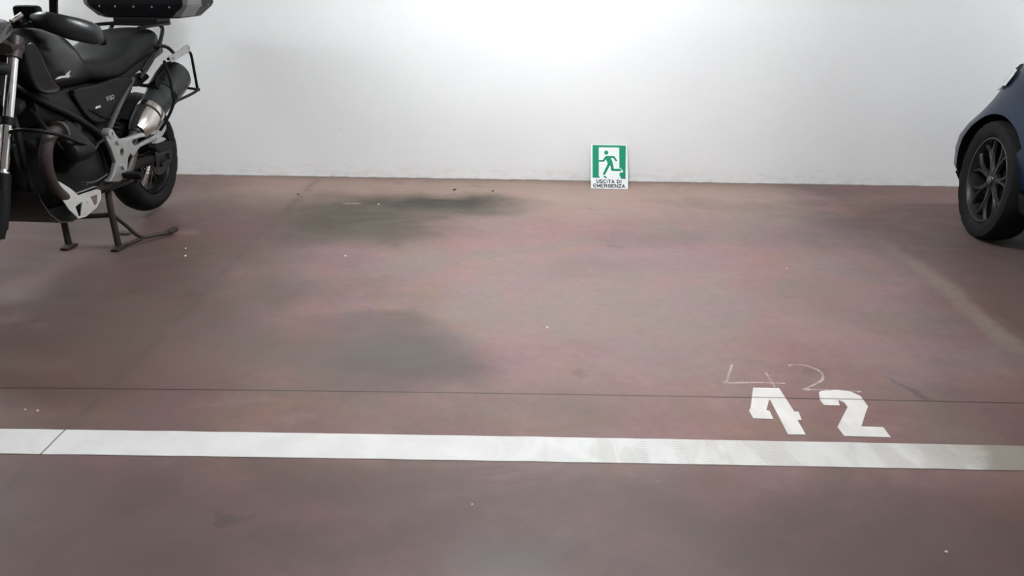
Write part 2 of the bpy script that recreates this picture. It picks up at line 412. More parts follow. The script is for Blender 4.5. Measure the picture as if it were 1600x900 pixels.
# ------------------------------------------------------------------ floor paint
def paint_material(name, base, wear):
    mt, nt, b = new_mat(name)
    pos = nt.node('ShaderNodeNewGeometry').outputs['Position']
    X, Y, Z = nt.sep(pos)
    n1 = nt.noise(pos, 6, 5, .6, .5); n2 = nt.noise(pos, 45, 6, .7); n3 = nt.noise(nt.vmath('MULTIPLY', pos, (1, .35, 1)), 9, 4, .6, .3)
    c = nt.mix(nt.ramp(n1, .35, .7), base, tuple(v*.9 for v in base))
    c = nt.mix(nt.math('MULTIPLY', nt.ramp(n2, .55, .8), .3), c, tuple(v*.72 for v in base))
    if not wear:
        c = nt.mix(nt.math('MULTIPLY', nt.ramp(n3, .45, .65), .30), c, tuple(v*.55 for v in base))
    if wear:
        zone = nt.ramp(X, -.25, .35)
        smud = nt.math('MULTIPLY', nt.ramp(n3, .47, .56), nt.math('MULTIPLY', zone, .42))
        c = nt.mix(smud, c, (.42, .40, .37))
        # tyre tread prints: fine bars inside bands that cross the line
        wav = nt.node('ShaderNodeTexWave', wave_type='BANDS', bands_direction='Y'); nt.put(nt.vmath('ADD', pos, nt.vmath('MULTIPLY', nt.noise(pos, 14, 2, .5, 0, True), (0, .03, 0))), wav.inputs['Vector'])
        wav.inputs['Scale'].default_value = 26; wav.inputs['Distortion'].default_value = 1.2
        band = nt.math('MULTIPLY', nt.ramp(nt.noise(nt.vmath('MULTIPLY', nt.vmath('ADD', pos, (3.3, 0, 0)), (1, .1, 1)), 7.5, 1), .52, .56), zone)
        bars = nt.math('MULTIPLY', nt.ramp(wav.outputs['Fac'], .68, .85), band)
        c = nt.mix(nt.math('MULTIPLY', bars, .34), c, (.30, .28, .26))
        spots = nt.math('MULTIPLY', nt.ramp(n2, .66, .70), nt.math('MULTIPLY', zone, .5))
        c = nt.mix(spots, c, (.22, .20, .19))
        c = nt.mix(nt.math('MULTIPLY', nt.ramp(nt.math('ADD', X, nt.math('MULTIPLY', nt.math('SUBTRACT', n1, .5), .5)), .25, 1.0), nt.ramp(n3, .38, .58, .25, .55)), c, (.40, .37, .335))
        worn = nt.ramp(nt.math('ADD', X, nt.math('MULTIPLY', nt.math('SUBTRACT', n1, .5), .35)), 1.12, 1.52)
        c = nt.mix(nt.math('MULTIPLY', worn, .62), c, (.255, .225, .185))
        worn2 = nt.ramp(nt.math('ADD', X, nt.math('MULTIPLY', nt.math('SUBTRACT', n1, .5), .25)), 1.40, 1.47)
        c = nt.mix(nt.math('MULTIPLY', worn2, .75), c, (.20, .165, .135))
    j1, j2, sm = joint_nodes(nt, X, Y, pos)
    c = nt.mix(nt.math('MULTIPLY', j1, .85), c, (.06, .05, .045))
    c = nt.mix(nt.math('MULTIPLY', j2, .9), c, (.07, .06, .055))
    nt.put(c, b.inputs['Base Color']); b.inputs['Roughness'].default_value = .6; b.inputs['Specular IOR Level'].default_value = .35
    nt.put(nt.bump(n2, .15, .002), b.inputs['Normal'])
    return mt
M_LINE = paint_material('worn_white_line_paint', (.60, .585, .565), True)
M_DIGIT = paint_material('stencil_white_paint', (.62, .59, .56), False)

def strip_shape(x0, x1, y0, y1, t, n=120):
    rings = []
    for i in range(n+1):
        x = x0+(x1-x0)*i/n
        a = y0-.0035*x*x*.6+.0016*mnoise.noise(Vector((x*9, 0, 0))); b_ = y1-.0035*x*x*.6+.0016*mnoise.noise(Vector((x*9, 5, 0)))
        rings.append([(x, a, .0004), (x, b_, .0004), (x, b_, t), (x, a, t)])
    return loft(rings)
o = build('parking_line', [strip_shape(RX0+.05, RX1-.05, 1.932, 2.0645, .0018, 400)], M_LINE, smooth=False)
tag(o, 'long worn white painted line crossing the red-brown floor', 'floor marking')

def xy(pts):  # traced floor outlines, metres
    return pts
DIG4 = [[0.855, 2.4013], [0.9468, 2.4015], [0.9471, 2.387], [0.9487, 2.2438], [0.9629, 2.2425], [0.956, 2.1912], [0.9415, 2.1907], [0.9391, 2.1033], [0.8824, 2.1024], [0.8907, 2.3195], [0.8869, 2.3194], [0.8564, 2.2487], [0.866, 2.2455], [0.8638, 2.1934], [0.7981, 2.1964], [0.7968, 2.2433], [0.8089, 2.2674]]; DIG2 = [[1.0805, 2.3771], [1.0937, 2.387], [1.1547, 2.3958], [1.1941, 2.3856], [1.2168, 2.3532], [1.2142, 2.2847], [1.1922, 2.2488], [1.1385, 2.1572], [1.209, 2.1545], [1.2071, 2.0958], [1.0614, 2.0984], [1.0591, 2.1524], [1.0864, 2.1944], [1.1419, 2.278], [1.1426, 2.3094], [1.1277, 2.3253], [1.1189, 2.2879], [1.0649, 2.2889], [1.0641, 2.3251]]
def flat(u, v, h): return (u, v, h+.0011)
def centred(pl):
    cx = sum(p_[0] for p_ in pl)/len(pl); cy = sum(p_[1] for p_ in pl)/len(pl)
    return [(p_[0]-cx, p_[1]-cy) for p_ in pl], (cx, cy, 0)
for pl, nm in ((DIG4, 'painted white stencil digit 4 on the floor above the white line'), (DIG2, 'painted white stencil digit 2 to the right of the stencil 4')):
    q, c0 = centred(pl)
    o = build('painted_digit', [plate([q], .0014, flat)], M_DIGIT, smooth=False); o.location = c0
    tag(o, nm, 'floor marking', 'stencilled bay number')
def chalk_material():
    mt, nt, b = new_mat('pale_chalk')
    pos = nt.node('ShaderNodeNewGeometry').outputs['Position']
    n = nt.noise(pos, 120, 4, .75); n2 = nt.noise(pos, 14, 3)
    b.inputs['Base Color'].default_value = (.54, .44, .42, 1); b.inputs['Roughness'].default_value = .95
    nt.put(nt.math('MULTIPLY', nt.ramp(n, .32, .60, .30, .9), nt.ramp(n2, .3, .65, .45, 1.0)), b.inputs['Alpha'])
    return mt
M_CHALK = chalk_material()
def ribbon(pts, wd):
    P = catmull([(a, b_, 0) for a, b_ in pts], 6); n = len(P); v = []; f = []
    for i in range(n):
        t = (P[min(i+1, n-1)]-P[max(i-1, 0)]).normalized(); nn = Vector((-t.y, t.x, 0))
        k = wd*(.75+.5*abs(mnoise.noise(P[i]*25)))
        v += [tuple(P[i]+nn*k)[:2]+(.0007,), tuple(P[i]-nn*k)[:2]+(.0007,)]
    for i in range(n-1): f.append((2*i, 2*i+1, 2*i+3, 2*i+2))
    return v, f
CH4 = [[[0.8251, 2.5771], [0.7751, 2.455], [0.7592, 2.4345]], [[0.7587, 2.4325], [0.8785, 2.4414], [0.9805, 2.4389]], [[0.9342, 2.5221], [0.9343, 2.4078]]]; CH2 = [[[1.0357, 2.5714], [1.053, 2.5851], [1.0978, 2.5812], [1.136, 2.5449], [1.1404, 2.5082], [1.1227, 2.4667], [1.0669, 2.4201], [1.029, 2.3945]], [[1.029, 2.3945], [1.0973, 2.3968], [1.233, 2.3868]]]
for strokes, nm in ((CH4, 'faint handwritten chalk digit 4 behind the stencilled 4'), (CH2, 'faint handwritten chalk digit 2 behind the stencilled 2')):
    c0 = strokes[0][0]
    o = build('chalk_digit', [ribbon([(a-c0[0], b_-c0[1]) for a, b_ in s], .0056) for s in strokes], M_CHALK, smooth=False); o.location = (c0[0], c0[1], 0)
    tag(o, nm, 'chalk mark', 'chalked bay number')

# ------------------------------------------------------------------ litter on the floor
M_CHIP = mat('white_paint_chip', (.72, .68, .62), .8)
M_CRUMB = mat('dark_crumb', (.05, .04, .035), .9)
def chip(x, y, s, m_, name, label, cat, group):
    rnd = random.Random(int(x*1000)); n = 9
    lo = [(s*(.6+.7*rnd.random())*cos(2*pi*i/n), s*(.6+.7*rnd.random())*sin(2*pi*i/n), .0003) for i in range(n)]
    hi = [(a*.7, b_*.7, s*.7) for a, b_, c in lo]
    o = build(name, [loft([lo, hi])], m_); o.location = (x, y, 0); tag(o, label, cat, group)
for x, y, s in [(.139, 2.878, .006), (-.868, 3.703, .007), (-1.604, 2.177, .004), (-1.56, 2.172, .004), (-1.675, 3.665, .007), (1.369, 3.619, .005), (.424, 1.844, .003), (1.114, 1.571, .004), (-.106, 1.728, .003), (-.86, 4.66, .006), (-2.0, 3.95, .006), (-1.72, 3.78, .005)]:
    chip(x, y, s, M_CHIP, 'paint_chip', 'tiny white paint chip lying on the red-brown floor', 'debris', 'white chips on the floor')
for x, y, s in [(-.413, 5.032, .011), (-.154, 5.015, .010), (-1.42, 4.86, .008)]:
    chip(x, y, s, M_CRUMB, 'crumb', 'small dark crumb on the floor near the white wall', 'debris', 'dark crumbs by the wall')
M_BLOCK = mat('dark_grey_rubber_block', (.045, .036, .034), .8)
o = build('rubber_block', [box(-.032, .032, -.025, .025, 0.0005, .014)], M_BLOCK, bevel=.004); o.location = (-2.14, 4.0, 0)
tag(o, 'small dark flat block on the floor under the motorcycle stand', 'block')

# ------------------------------------------------------------------ emergency exit sign
def make_sign():
    W_, H_ = .254, .326
    x0, yb, yt = .640, 5.122, WALL_Y-.004
    lean = math.asin((yt-yb)/H_)
    root = empty('exit_sign', (x0, yb, 0), 0, 'green and white emergency exit sign leaning against the wall', 'sign')
    tilt = radians(.4)
    def fn(u, v, h):  # u right, v up along board, h out of the face towards the room
        u, v = u*cos(tilt)+v*sin(tilt), v*cos(tilt)-u*sin(tilt)
        v += W_/2*sin(tilt)
        return (u, v*sin(lean)-h*cos(lean), v*cos(lean)+h*sin(lean)+.0012)
    white = mat('sign_white_plastic', (.66, .685, .675), .55, var=.02, spec=.15)
    green = mat('sign_green_print', (.006, .185, .098), .6, var=.05, spec=.12)
    black = mat('sign_black_print', (.035, .035, .04), .6, spec=.1)
    build('board', [plate([rrect(-W_/2, W_/2, 0, H_, .006)], .003, fn, .0005)], white, root)
    def uv(px, py):  # picture frame 525 x 615 units -> board metres
        k = (py-150)/615.0
        lx, rx = 222-17*k, 741-7*k
        u = (px-lx)/(rx-lx); return ((u-.5)*W_, (1-(py-149-18*u*(1-.7*k))/ (614-6*u))*H_)
    def L(pl): return [uv(*p_) for p_ in pl]
    lift = lambda e: (lambda u, v, h: fn(u, v, h+.0016+e))
    outer = L([(245, 160), (718, 174), (702, 628), (232, 616)])
    hole = L([(334, 193), (622, 199), (617, 480), (640, 486), (668, 515), (664, 542), (622, 540), (614, 575), (642, 627), (336, 618), (323, 585)])
    build('green_panel', [plate([outer, hole], .0004, lift(.0))], green, root, smooth=False)
    man = L([(330, 371), (384, 371), (420, 322), (436, 313), (540, 315), (556, 324), (592, 382), (572, 393), (534, 343), (502, 343), (522, 395), (532, 440), (538, 490), (632, 491), (652, 520), (640, 523), (512, 522), (498, 510), (494, 455), (484, 446), (410, 577), (376, 572), (455, 420), (430, 362), (402, 395), (330, 395)])
    build('running_figure', [plate([man], .0004, lift(.0002)), plate([L([(437+30*cos(a*pi/12), 268+30*sin(a*pi/12)) for a in range(24)])], .0004, lift(.0002)),
                             plate([L([(384, 590), (414, 588), (442, 617), (412, 620)])], .0004, lift(.0002))], green, root, smooth=False)
    c1 = uv(466, 664); c2 = uv(466, 724)
    # sans capitals drawn as pen strokes in a 1 x 1 cell
    arc = lambda cx, cy, rx, ry, a0, a1, n=9: [(cx+rx*cos(radians(a0+(a1-a0)*i/n)), cy+ry*sin(radians(a0+(a1-a0)*i/n))) for i in range(n+1)]
    PEN = {'U': [[(0, 1), (0, .35)]+arc(.5, .35, .5, .35, 180, 360)+[(1, .35), (1, 1)]], 'S': [arc(.5, .75, .48, .25, 25, 270)+arc(.5, .25, .5, .25, 90, -155)], 'C': [arc(.55, .5, .55, .5, 45, 315, 14)], 'I': [[(.5, 0), (.5, 1)]],
           'T': [[(0, 1), (1, 1)], [(.5, 1), (.5, 0)]], 'A': [[(0, 0), (.5, 1), (1, 0)], [(.2, .33), (.8, .33)]], 'D': [[(0, 0), (0, 1), (.45, 1)]+arc(.45, .5, .55, .5, 90, -90)+[(.45, 0), (0, 0)]],
           'E': [[(1, 1), (0, 1), (0, 0), (1, 0)], [(0, .52), (.85, .52)]], 'M': [[(0, 0), (0, 1), (.5, .15), (1, 1), (1, 0)]], 'R': [[(0, 0), (0, 1), (.6, 1)]+arc(.65, .76, .32, .24, 90, -90)+[(.6, .52), (0, .52)], [(.55, .52), (1, 0)]],
           'G': [arc(.52, .5, .52, .5, 45, 345, 14)+[(1, .48), (.6, .48)]], 'N': [[(0, 0), (0, 1), (1, 0), (1, 1)]], 'Z': [[(0, 1), (1, 1), (0, 0), (1, 0)]]}
    def word(txt, c0, width, hgt, pen, lift_):
        adv = {'I': .35, 'M': 1.12, ' ': .55}
        tot = sum(adv.get(k, 1) for k in txt)+.42*(len(txt)-1); k_ = width/tot; x = -width/2; out = []
        for ch in txt:
            wd = adv.get(ch, 1)*k_
            for st in PEN.get(ch, []):
                pts = [(c0[0]+x+(u if ch != 'I' else .5)*wd, c0[1]+(v-.5)*hgt) for u, v in st]
                for (u0, v0), (u1, v1) in zip(pts, pts[1:]):
                    L_ = math.hypot(u1-u0, v1-v0) or 1e-6; tx, ty = (u1-u0)/L_*pen*.4, (v1-v0)/L_*pen*.4; nx, ny = -(v1-v0)/L_*pen/2, (u1-u0)/L_*pen/2
                    q = [(u0-tx+nx, v0-ty+ny), (u1+tx+nx, v1+ty+ny), (u1+tx-nx, v1+ty-ny), (u0-tx-nx, v0-ty-ny)]
                    out.append(loft([[fn(a_, b_, .0016) for a_, b_ in q], [fn(a_, b_, lift_) for a_, b_ in q]]))
            x += wd+.42*k_
        return out
    build('lettering', word('USCITA DI', c1, .168, .0215, .0054, .0021) + word('EMERGENZA', c2, .212, .0215, .0054, .0021), black, root, smooth=False)
make_sign()

# ------------------------------------------------------------------ motorcycle  (local: x forward, y left, z up; origin under the rear axle)
MB_X, MB_Y = -2.165, 4.3875
BK = empty('motorcycle', (MB_X, MB_Y, 0), radians(-92), 'black touring motorcycle on its centre stand with top case, beside the white wall', 'motorcycle')
m_paint = mat('dark_grey_gloss_paint', (.0095, .010, .0105), .30, var=.06, coat=.12, spec=.30)
m_plast = mat('black_textured_plastic', (.0075, .0075, .008), .50, bump=.08, scale=220, spec=.13)
m_guard = mat('satin_black_plastic', (.010, .0105, .011), .34, var=.05, spec=.35)
m_seat = mat('black_vinyl', (.0075, .0078, .008), .52, bump=.1, scale=300, spec=.13)
m_frame = mat('satin_grey_tube', (.055, .055, .058), .38, metal=.35, spec=.25)
m_black = mat('black_powder_coat', (.0065, .0065, .007), .42, spec=.13)
m_blackg = mat('gloss_black_tube', (.012, .012, .013), .18, spec=.25)
m_alloy = mat('cast_light_alloy', (.40, .40, .39), .40, metal=.75, var=.1)
m_sheet = mat('brushed_aluminium_sheet', (.62, .62, .60), .45, metal=.55, var=.06)
m_chrome = mat('polished_chrome', (.80, .79, .77), .14, metal=1.0, var=.03)
m_inox = mat('brushed_stainless', (.62, .58, .53), .24, metal=1.0, var=.06)
m_pipe = mat('heat_browned_steel', (.055, .046, .042), .5, metal=.5, var=.2)
m_eng = mat('dark_engine_casting', (.010, .010, .0105), .50, metal=.3, var=.15, spec=.13)
m_rubber = mat('tyre_rubber', (.0075, .0075, .008), .75, bump=.1, scale=120, spec=.13)
m_rim = mat('black_rim', (.006, .006, .0065), .35, metal=.2, spec=.25)
m_stand = mat('brown_black_stand_steel', (.035, .026, .024), .55, metal=.2, spec=.25)
m_can = mat('matt_dark_grey_muffler', (.035, .037, .037), .42, metal=.35, spec=.13)
m_silver = mat('silver_print', (.55, .56, .57), .35, metal=.3)
m_case = mat('black_top_case_plastic', (.0065, .0065, .0075), .40, bump=.06, scale=250, spec=.13)
m_casec = mat('grey_top_case_corner', (.13, .13, .13), .42)
m_glass = mat('clear_lens', (.75, .77, .78), .06, trans=.85, var=.02)
m_smoke = mat('smoked_screen', (.50, .51, .52), .10, trans=.92, var=.02)
m_red = mat('red_lens', (.35, .01, .01), .2)
m_disc = mat('dark_brake_disc_steel', (.025, .025, .025), .55, metal=.5)
m_bash = mat('dark_grey_bash_plate', (.045, .041, .040), .5, metal=.3, spec=.25)
m_print = mat('dull_grey_print', (.22, .22, .22), .45)
m_brown = mat('dark_brown_clamp', (.035, .026, .024), .45, metal=.3)

def P_(name, shapes, m_, par=None, **kw): return build(name, shapes if isinstance(shapes, list) else [shapes], m_, par or BK, **kw)
def side(w_, sgn=1): return lambda u, v, h: (u, sgn*(w_+h), v)       # plates standing in the long plane
def mir(shape): return ([(a, -b_, c) for a, b_, c in shape[0]],) + tuple(shape[1:])
LIFT = .03
STEER = radians(22)
_sp = Vector((1.093, 0, 1.01)); _sa = Vector((-.457, 0, .889)).normalized()
M_ST = Matrix.Translation(_sp) @ Matrix.Rotation(STEER, 4, _sa) @ Matrix.Translation(-_sp)
def S_(shapes, on=True): return [xf(q, M_ST) for q in (shapes if isinstance(shapes, list) else [shapes])] if on else shapes
def PS(name, shapes, m_, par=None, **kw): return P_(name, S_(shapes), m_, par, **kw)

def bike_wheel(name, cx, R, tw, rimr, n_sp, disc_r, disc_y):
    c = (cx, 0, R+(LIFT if cx == 0 else 0)); ax = (0, 1, 0)
    P_ = PS if cx > 0 else globals()['P_']
    wl = P_(name, torus_like([(rimr, -tw*.36), (rimr, tw*.36), (rimr-.012, tw*.40), (rimr-.022, tw*.28), (rimr-.03, 0), (rimr-.022, -tw*.28), (rimr-.012, -tw*.40)], c, ax, 56), m_rim)
    prof = [(rimr+.002, -tw*.40), (rimr+.03, -tw*.485), (R-.055, -tw*.50), (R-.030, -tw*.46), (R-.012, -tw*.32), (R-.002, -tw*.13), (R, 0), (R-.002, tw*.13), (R-.012, tw*.32), (R-.030, tw*.46), (R-.055, tw*.50), (rimr+.03, tw*.485), (rimr+.002, tw*.40)]
    # tread grooves: chevron blocks cut as shallow displaced rings
    sh = torus_like(prof, c, ax, 96); n = len(prof); v = list(sh[0])
    C_ = Vector(c)
    for j in range(96):
        for i in range(2, n-2):
            k = j*n+i
            if (j+abs(i-6)//1) % 6 == 0 and i != 6:
                d = (Vector(v[k])-C_); d.y = 0; d.normalize(); v[k] = tuple(Vector(v[k])-d*.006)
    P_('tire', (v, sh[1]), m_rubber, wl)
    P_('hub', lathe([(.001, -.085), (.03, -.085), (.032, -.06), (.055, -.055), (.055, -.045), (.034, -.04), (.034, .04), (.055, .045), (.055, .055), (.032, .06), (.03, .085), (.001, .085)], c, ax, 28), m_black, wl)
    for k in range(n_sp):
        a = 2*pi*k/n_sp; s = 1 if k % 2 else -1; b_ = a+(.42 if (k//2) % 2 else -.42)
        p0 = Vector(c)+Vector((.052*cos(b_), s*.05, .052*sin(b_))); p1 = Vector(c)+Vector(((rimr-.024)*cos(a), s*.012, (rimr-.024)*sin(a)))
        P_('spoke', tube([p0, p1], .0021, 6, 1), m_chrome, wl)
    if cx == 0: P_('hub_flange', lathe([(.001, -.092), (.17, -.090), (.195, -.080), (.195, -.072), (.06, -.06), (.001, -.06)], c, ax, 40), m_black, wl)
    for y in ([disc_y] if not isinstance(disc_y, tuple) else disc_y):
        P_('brake_disc', torus_like([(disc_r, -.0025), (disc_r, .0025), (disc_r-.045, .0025), (disc_r-.045, -.0025)], (c[0], y, c[2]), ax, 40), m_disc, wl)
        P_('disc_carrier', plate([smooth_poly([((disc_r-.04)*cos(pi*k/5)*(1 if k % 2 else .45), (disc_r-.04)*sin(pi*k/5)*(1 if k % 2 else .45)) for k in range(10)], 2), circ(0, 0, .03, 14)], .004, lambda u, v_, h: (c[0]+u, y+h, c[2]+v_)), m_black, wl)
    return wl
bike_wheel('rear_wheel', 0.0, .321, .150, .222, 28, .11, .095)
bike_wheel('front_wheel', 1.53, .329, .110, .248, 32, .16, (.075, -.075))

# --- fork, clamps, caliper
def fork_pt(z, w_): return (1.140+(1.01-z)*.515, w_, z)
for s in (1, -1):
    w_ = .105*s
    f_ = PS('fork_tube', tube([fork_pt(1.09, w_), fork_pt(.60, w_)], .0215, 18, 1), m_chrome)
    PS('clamp_ring', [tube([fork_pt(.795, w_), fork_pt(.765, w_)], .0255, 18, 1)], m_black, f_)
    PS('seal_ring', [tube([fork_pt(.600, w_), fork_pt(.583, w_), fork_pt(.555, w_)], [.022, .027, .026], 18, 1)], m_chrome, f_)
    lo = PS('fork_lower', [tube([fork_pt(.585, w_*1.03), fork_pt(.50, w_*1.05), fork_pt(.44, w_*1.05), fork_pt(.35, w_*1.0)], [.029, .031, .033, .028], 18, 1),
                      plate([[(1.395, .53), (1.46, .54), (1.50, .42), (1.53, .37), (1.57, .355), (1.575, .32), (1.53, .315), (1.47, .345), (1.42, .40)]], .05, side(abs(w_)-.01, s), .008)], m_black)
    PS('brake_caliper', [plate([[(1.385, .47), (1.43, .49), (1.455, .43), (1.45, .37), (1.41, .36), (1.39, .40)]], .062, side(.10, s), .008)], m_black, lo)
PS('triple_clamp', [loft([supr(1.02, .10, 1.045, 1.085, 16, 4), supr(1.06, .145, 1.035, 1.10, 16, 4), supr(1.12, .145, 1.03, 1.09, 16, 4), supr(1.16, .11, 1.03, 1.08, 16, 4)]), tube([fork_pt(1.10, .105), fork_pt(1.02, .105)], .032, 16, 1), tube([fork_pt(1.10, -.105), fork_pt(1.02, -.105)], .032, 16, 1)], m_brown)
PS('lower_clamp', [loft([supr(1.09, .10, .80, .85, 16, 4), supr(1.13, .145, .80, .86, 16, 4), supr(1.20, .14, .79, .85, 16, 4), supr(1.23, .10, .79, .84, 16, 4)])], m_black)
P_('steering_head', [tube([(1.0, 0, 1.05), (1.12, 0, .80)], .042, 18, 1)], m_black)
rings = []
for k in range(13):
    a = radians(35+k*10.5); R_ = .365
    for_ = []
    x, z = 1.53+R_*cos(a), .335+R_*sin(a)
    rings.append([(x-.0*cos(a)+dr*cos(a), y, z+dr*sin(a)) for y, dr in ((-.075, -.05), (-.07, -.02), (-.045, .0), (0, .006), (.045, 0), (.07, -.02), (.075, -.05), (.07, -.052), (.06, -.022), (.04, -.006), (0, -.001), (-.04, -.006), (-.06, -.022), (-.07, -.052))])
PS('front_fender', [loft(rings)], m_paint, smooth=True)

# --- handlebar, controls, guards
PS('handlebar', [tube([(1.01, -.30, 1.135), (1.02, -.16, 1.15), (1.06, -.06, 1.135), (1.06, .06, 1.135), (1.02, .16, 1.15), (1.01, .30, 1.135)], .0125, 12, 5), box(1.04, 1.08, -.05, -.02, 1.04, 1.15), box(1.04, 1.08, .02, .05, 1.04, 1.15)], m_black)
for s in (1, -1):
    g = PS('hand_grip', [tube([(1.01, s*.27, 1.150), (.99, s*.40, 1.128)], .0165, 14, 1), lathe([(.001, -.006), (.021, -.006), (.022, .012), (.015, .03), (.001, .03)], (.99, s*.40, 1.128), (-.17, s*.95, -.2), 18)], m_rubber)
    PS('lever', [tube([(1.055, s*.24, 1.150), (1.065, s*.30, 1.146), (1.04, s*.37, 1.135)], [.007, .008, .006], 10, 5)], m_black, g)
    PS('switch_box', [loft([supr(.985, .026, 1.132, 1.172, 14, 4, s*.25), supr(1.035, .026, 1.135, 1.175, 14, 4, s*.25)])], m_plast, g)
    # broad guard in front of the grip, wrapping back at the outer end (drawn in the steered position of the left bar)
    A = [(.955, .135, 1.147), (.985, .19, 1.143), (1.000, .245, 1.135), (.985, .295, 1.118), (.950, .332, 1.104), (.910, .358, 1.091), (.870, .366, 1.083)]
    H = [.020, .035, .044, .049, .050, .048, .040]; T_ = [.014, .018, .020, .024, .026, .026, .022]
    A2 = catmull(A, 4); rr = []
    for i, p_ in enumerate(A2):
        u = i/(len(A2)-1)*(len(H)-1); a = min(int(u), len(H)-2); hh = H[a]+(H[a+1]-H[a])*(u-a); tt = T_[a]+(T_[a+1]-T_[a])*(u-a)
        t = (A2[min(i+1, len(A2)-1)]-A2[max(i-1, 0)]).normalized(); nn = Vector((t.y, -t.x, 0)).normalized()
        rr.append([(p_.x+nn.x*tt*cos(2*pi*j/16), p_.y+nn.y*tt*cos(2*pi*j/16), p_.z+hh*sin(2*pi*j/16)-.004*cos(2*pi*j/16)) for j in range(16)])
    gsh = loft(rr)
    if s < 0: gsh = xf(mir(xf(gsh, M_ST.inverted())), M_ST)
    P_('hand_guard', gsh, m_guard)
    ms = PS('mirror', [loft([[(1.07+.035*cos(2*pi*j/20)*.5, s*(.345+.085*math.copysign(abs(cos(2*pi*j/20))**.7, cos(2*pi*j/20))), 1.40+.05*math.copysign(abs(sin(2*pi*j/20))**.7, sin(2*pi*j/20))) for j in range(20)],
                             [(1.12, s*(.345+.06*cos(2*pi*j/20)), 1.40+.035*sin(2*pi*j/20)) for j in range(20)]])], m_plast)
    PS('mirror_stem', [loft([supr(1.005, .017, 1.145, 1.18, 12, 4, s*.235), supr(1.06, .017, 1.145, 1.18, 12, 4, s*.235)]), box(1.015, 1.043, s*.235-.014, s*.235+.014, 1.16, 1.27), tube([(1.03, s*.235, 1.26), (1.05, s*.275, 1.33), (1.085, s*.325, 1.39)], [.013, .010, .009], 10, 4)], m_black, ms)
P_('clutch_reservoir', [loft([supr(.905, .048, 1.142, 1.196, 20, 6, .108), supr(.915, .052, 1.138, 1.20, 20, 6, .108), supr(.945, .052, 1.138, 1.20, 20, 6, .108), supr(.955, .048, 1.142, 1.196, 20, 6, .108)]), tube([(.95, .11, 1.15), (1.03, .12, 1.135)], .012, 10, 1)], m_plast)
P_('instrument_panel', [loft([supr(.90, .05, 1.10, 1.135, 16, 5, -.06), supr(.93, .07, 1.09, 1.14, 16, 5, -.06), supr(.99, .07, 1.07, 1.12, 16, 5, -.06)])], m_plast)
P_('bar_clamp', [tube([(1.085, .135, 1.146), (1.06, .168, 1.172)], .009, 12, 1)], m_chrome)
# headlights, screen
hc = P_('headlight_cowl', [loft([supr(1.10, .12, 1.085, 1.15, 20, 3.2), supr(1.17, .19, 1.08, 1.165, 20, 3.2), supr(1.25, .195, 1.05, 1.155, 20, 3.0), supr(1.31, .175, 1.00, 1.12, 20, 3.0)])], m_smoke)
cw = P_('beak', [loft([supr(1.28, .10, .93, 1.0, 16, 2.6), supr(1.42, .085, .91, .96, 16, 2.6), supr(1.58, .055, .87, .905, 16, 2.4), supr(1.70, .02, .845, .86, 16, 2.2)])], m_paint)
for s in (1, -1):
    h_ = P_('headlight', [lathe([(.001, -.04), (.04, -.035), (.066, 0), (.072, .012), (.068, .016), (.001, .014)], (1.315, s*.083, 1.052), (1, 0, -.12), 28)], m_black)
    P_('lens', [lathe([(.066, .012), (.055, .022), (.03, .028), (.001, .03)], (1.315, s*.083, 1.052), (1, 0, -.12), 28)], m_glass, h_)
    ts = P_('turn_signal', [tube([(1.34, s*.13, .985), (1.34, s*.20, .985)], .011, 10, 1), loft([supr(1.31, .02, .967, 1.005, 12, 2.5, s*.22), supr(1.34, .032, .96, 1.012, 12, 2.5, s*.22), supr(1.375, .022, .967, 1.005, 12, 2.5, s*.22)])], m_black)
scr = []
for z, x, hw in ((1.15, 1.285, .115), (1.21, 1.255, .125), (1.30, 1.20, .12), (1.39, 1.145, .10), (1.43, 1.115, .07)):
    row = [(x-.12*(abs(t)**2)*1.0, hw*t, z-.0*abs(t)) for t in [i/8 for i in range(-8, 9)]]
    scr.append(row + [(a-.004, b_, c) for a, b_, c in row[::-1]])
P_('windscreen', [loft(scr)], m_smoke)
for s in (1, -1): P_('screen_bracket', [tube([(1.20, s*.12, 1.10), (1.215, s*.13, 1.22)], .008, 8, 1)], m_chrome)

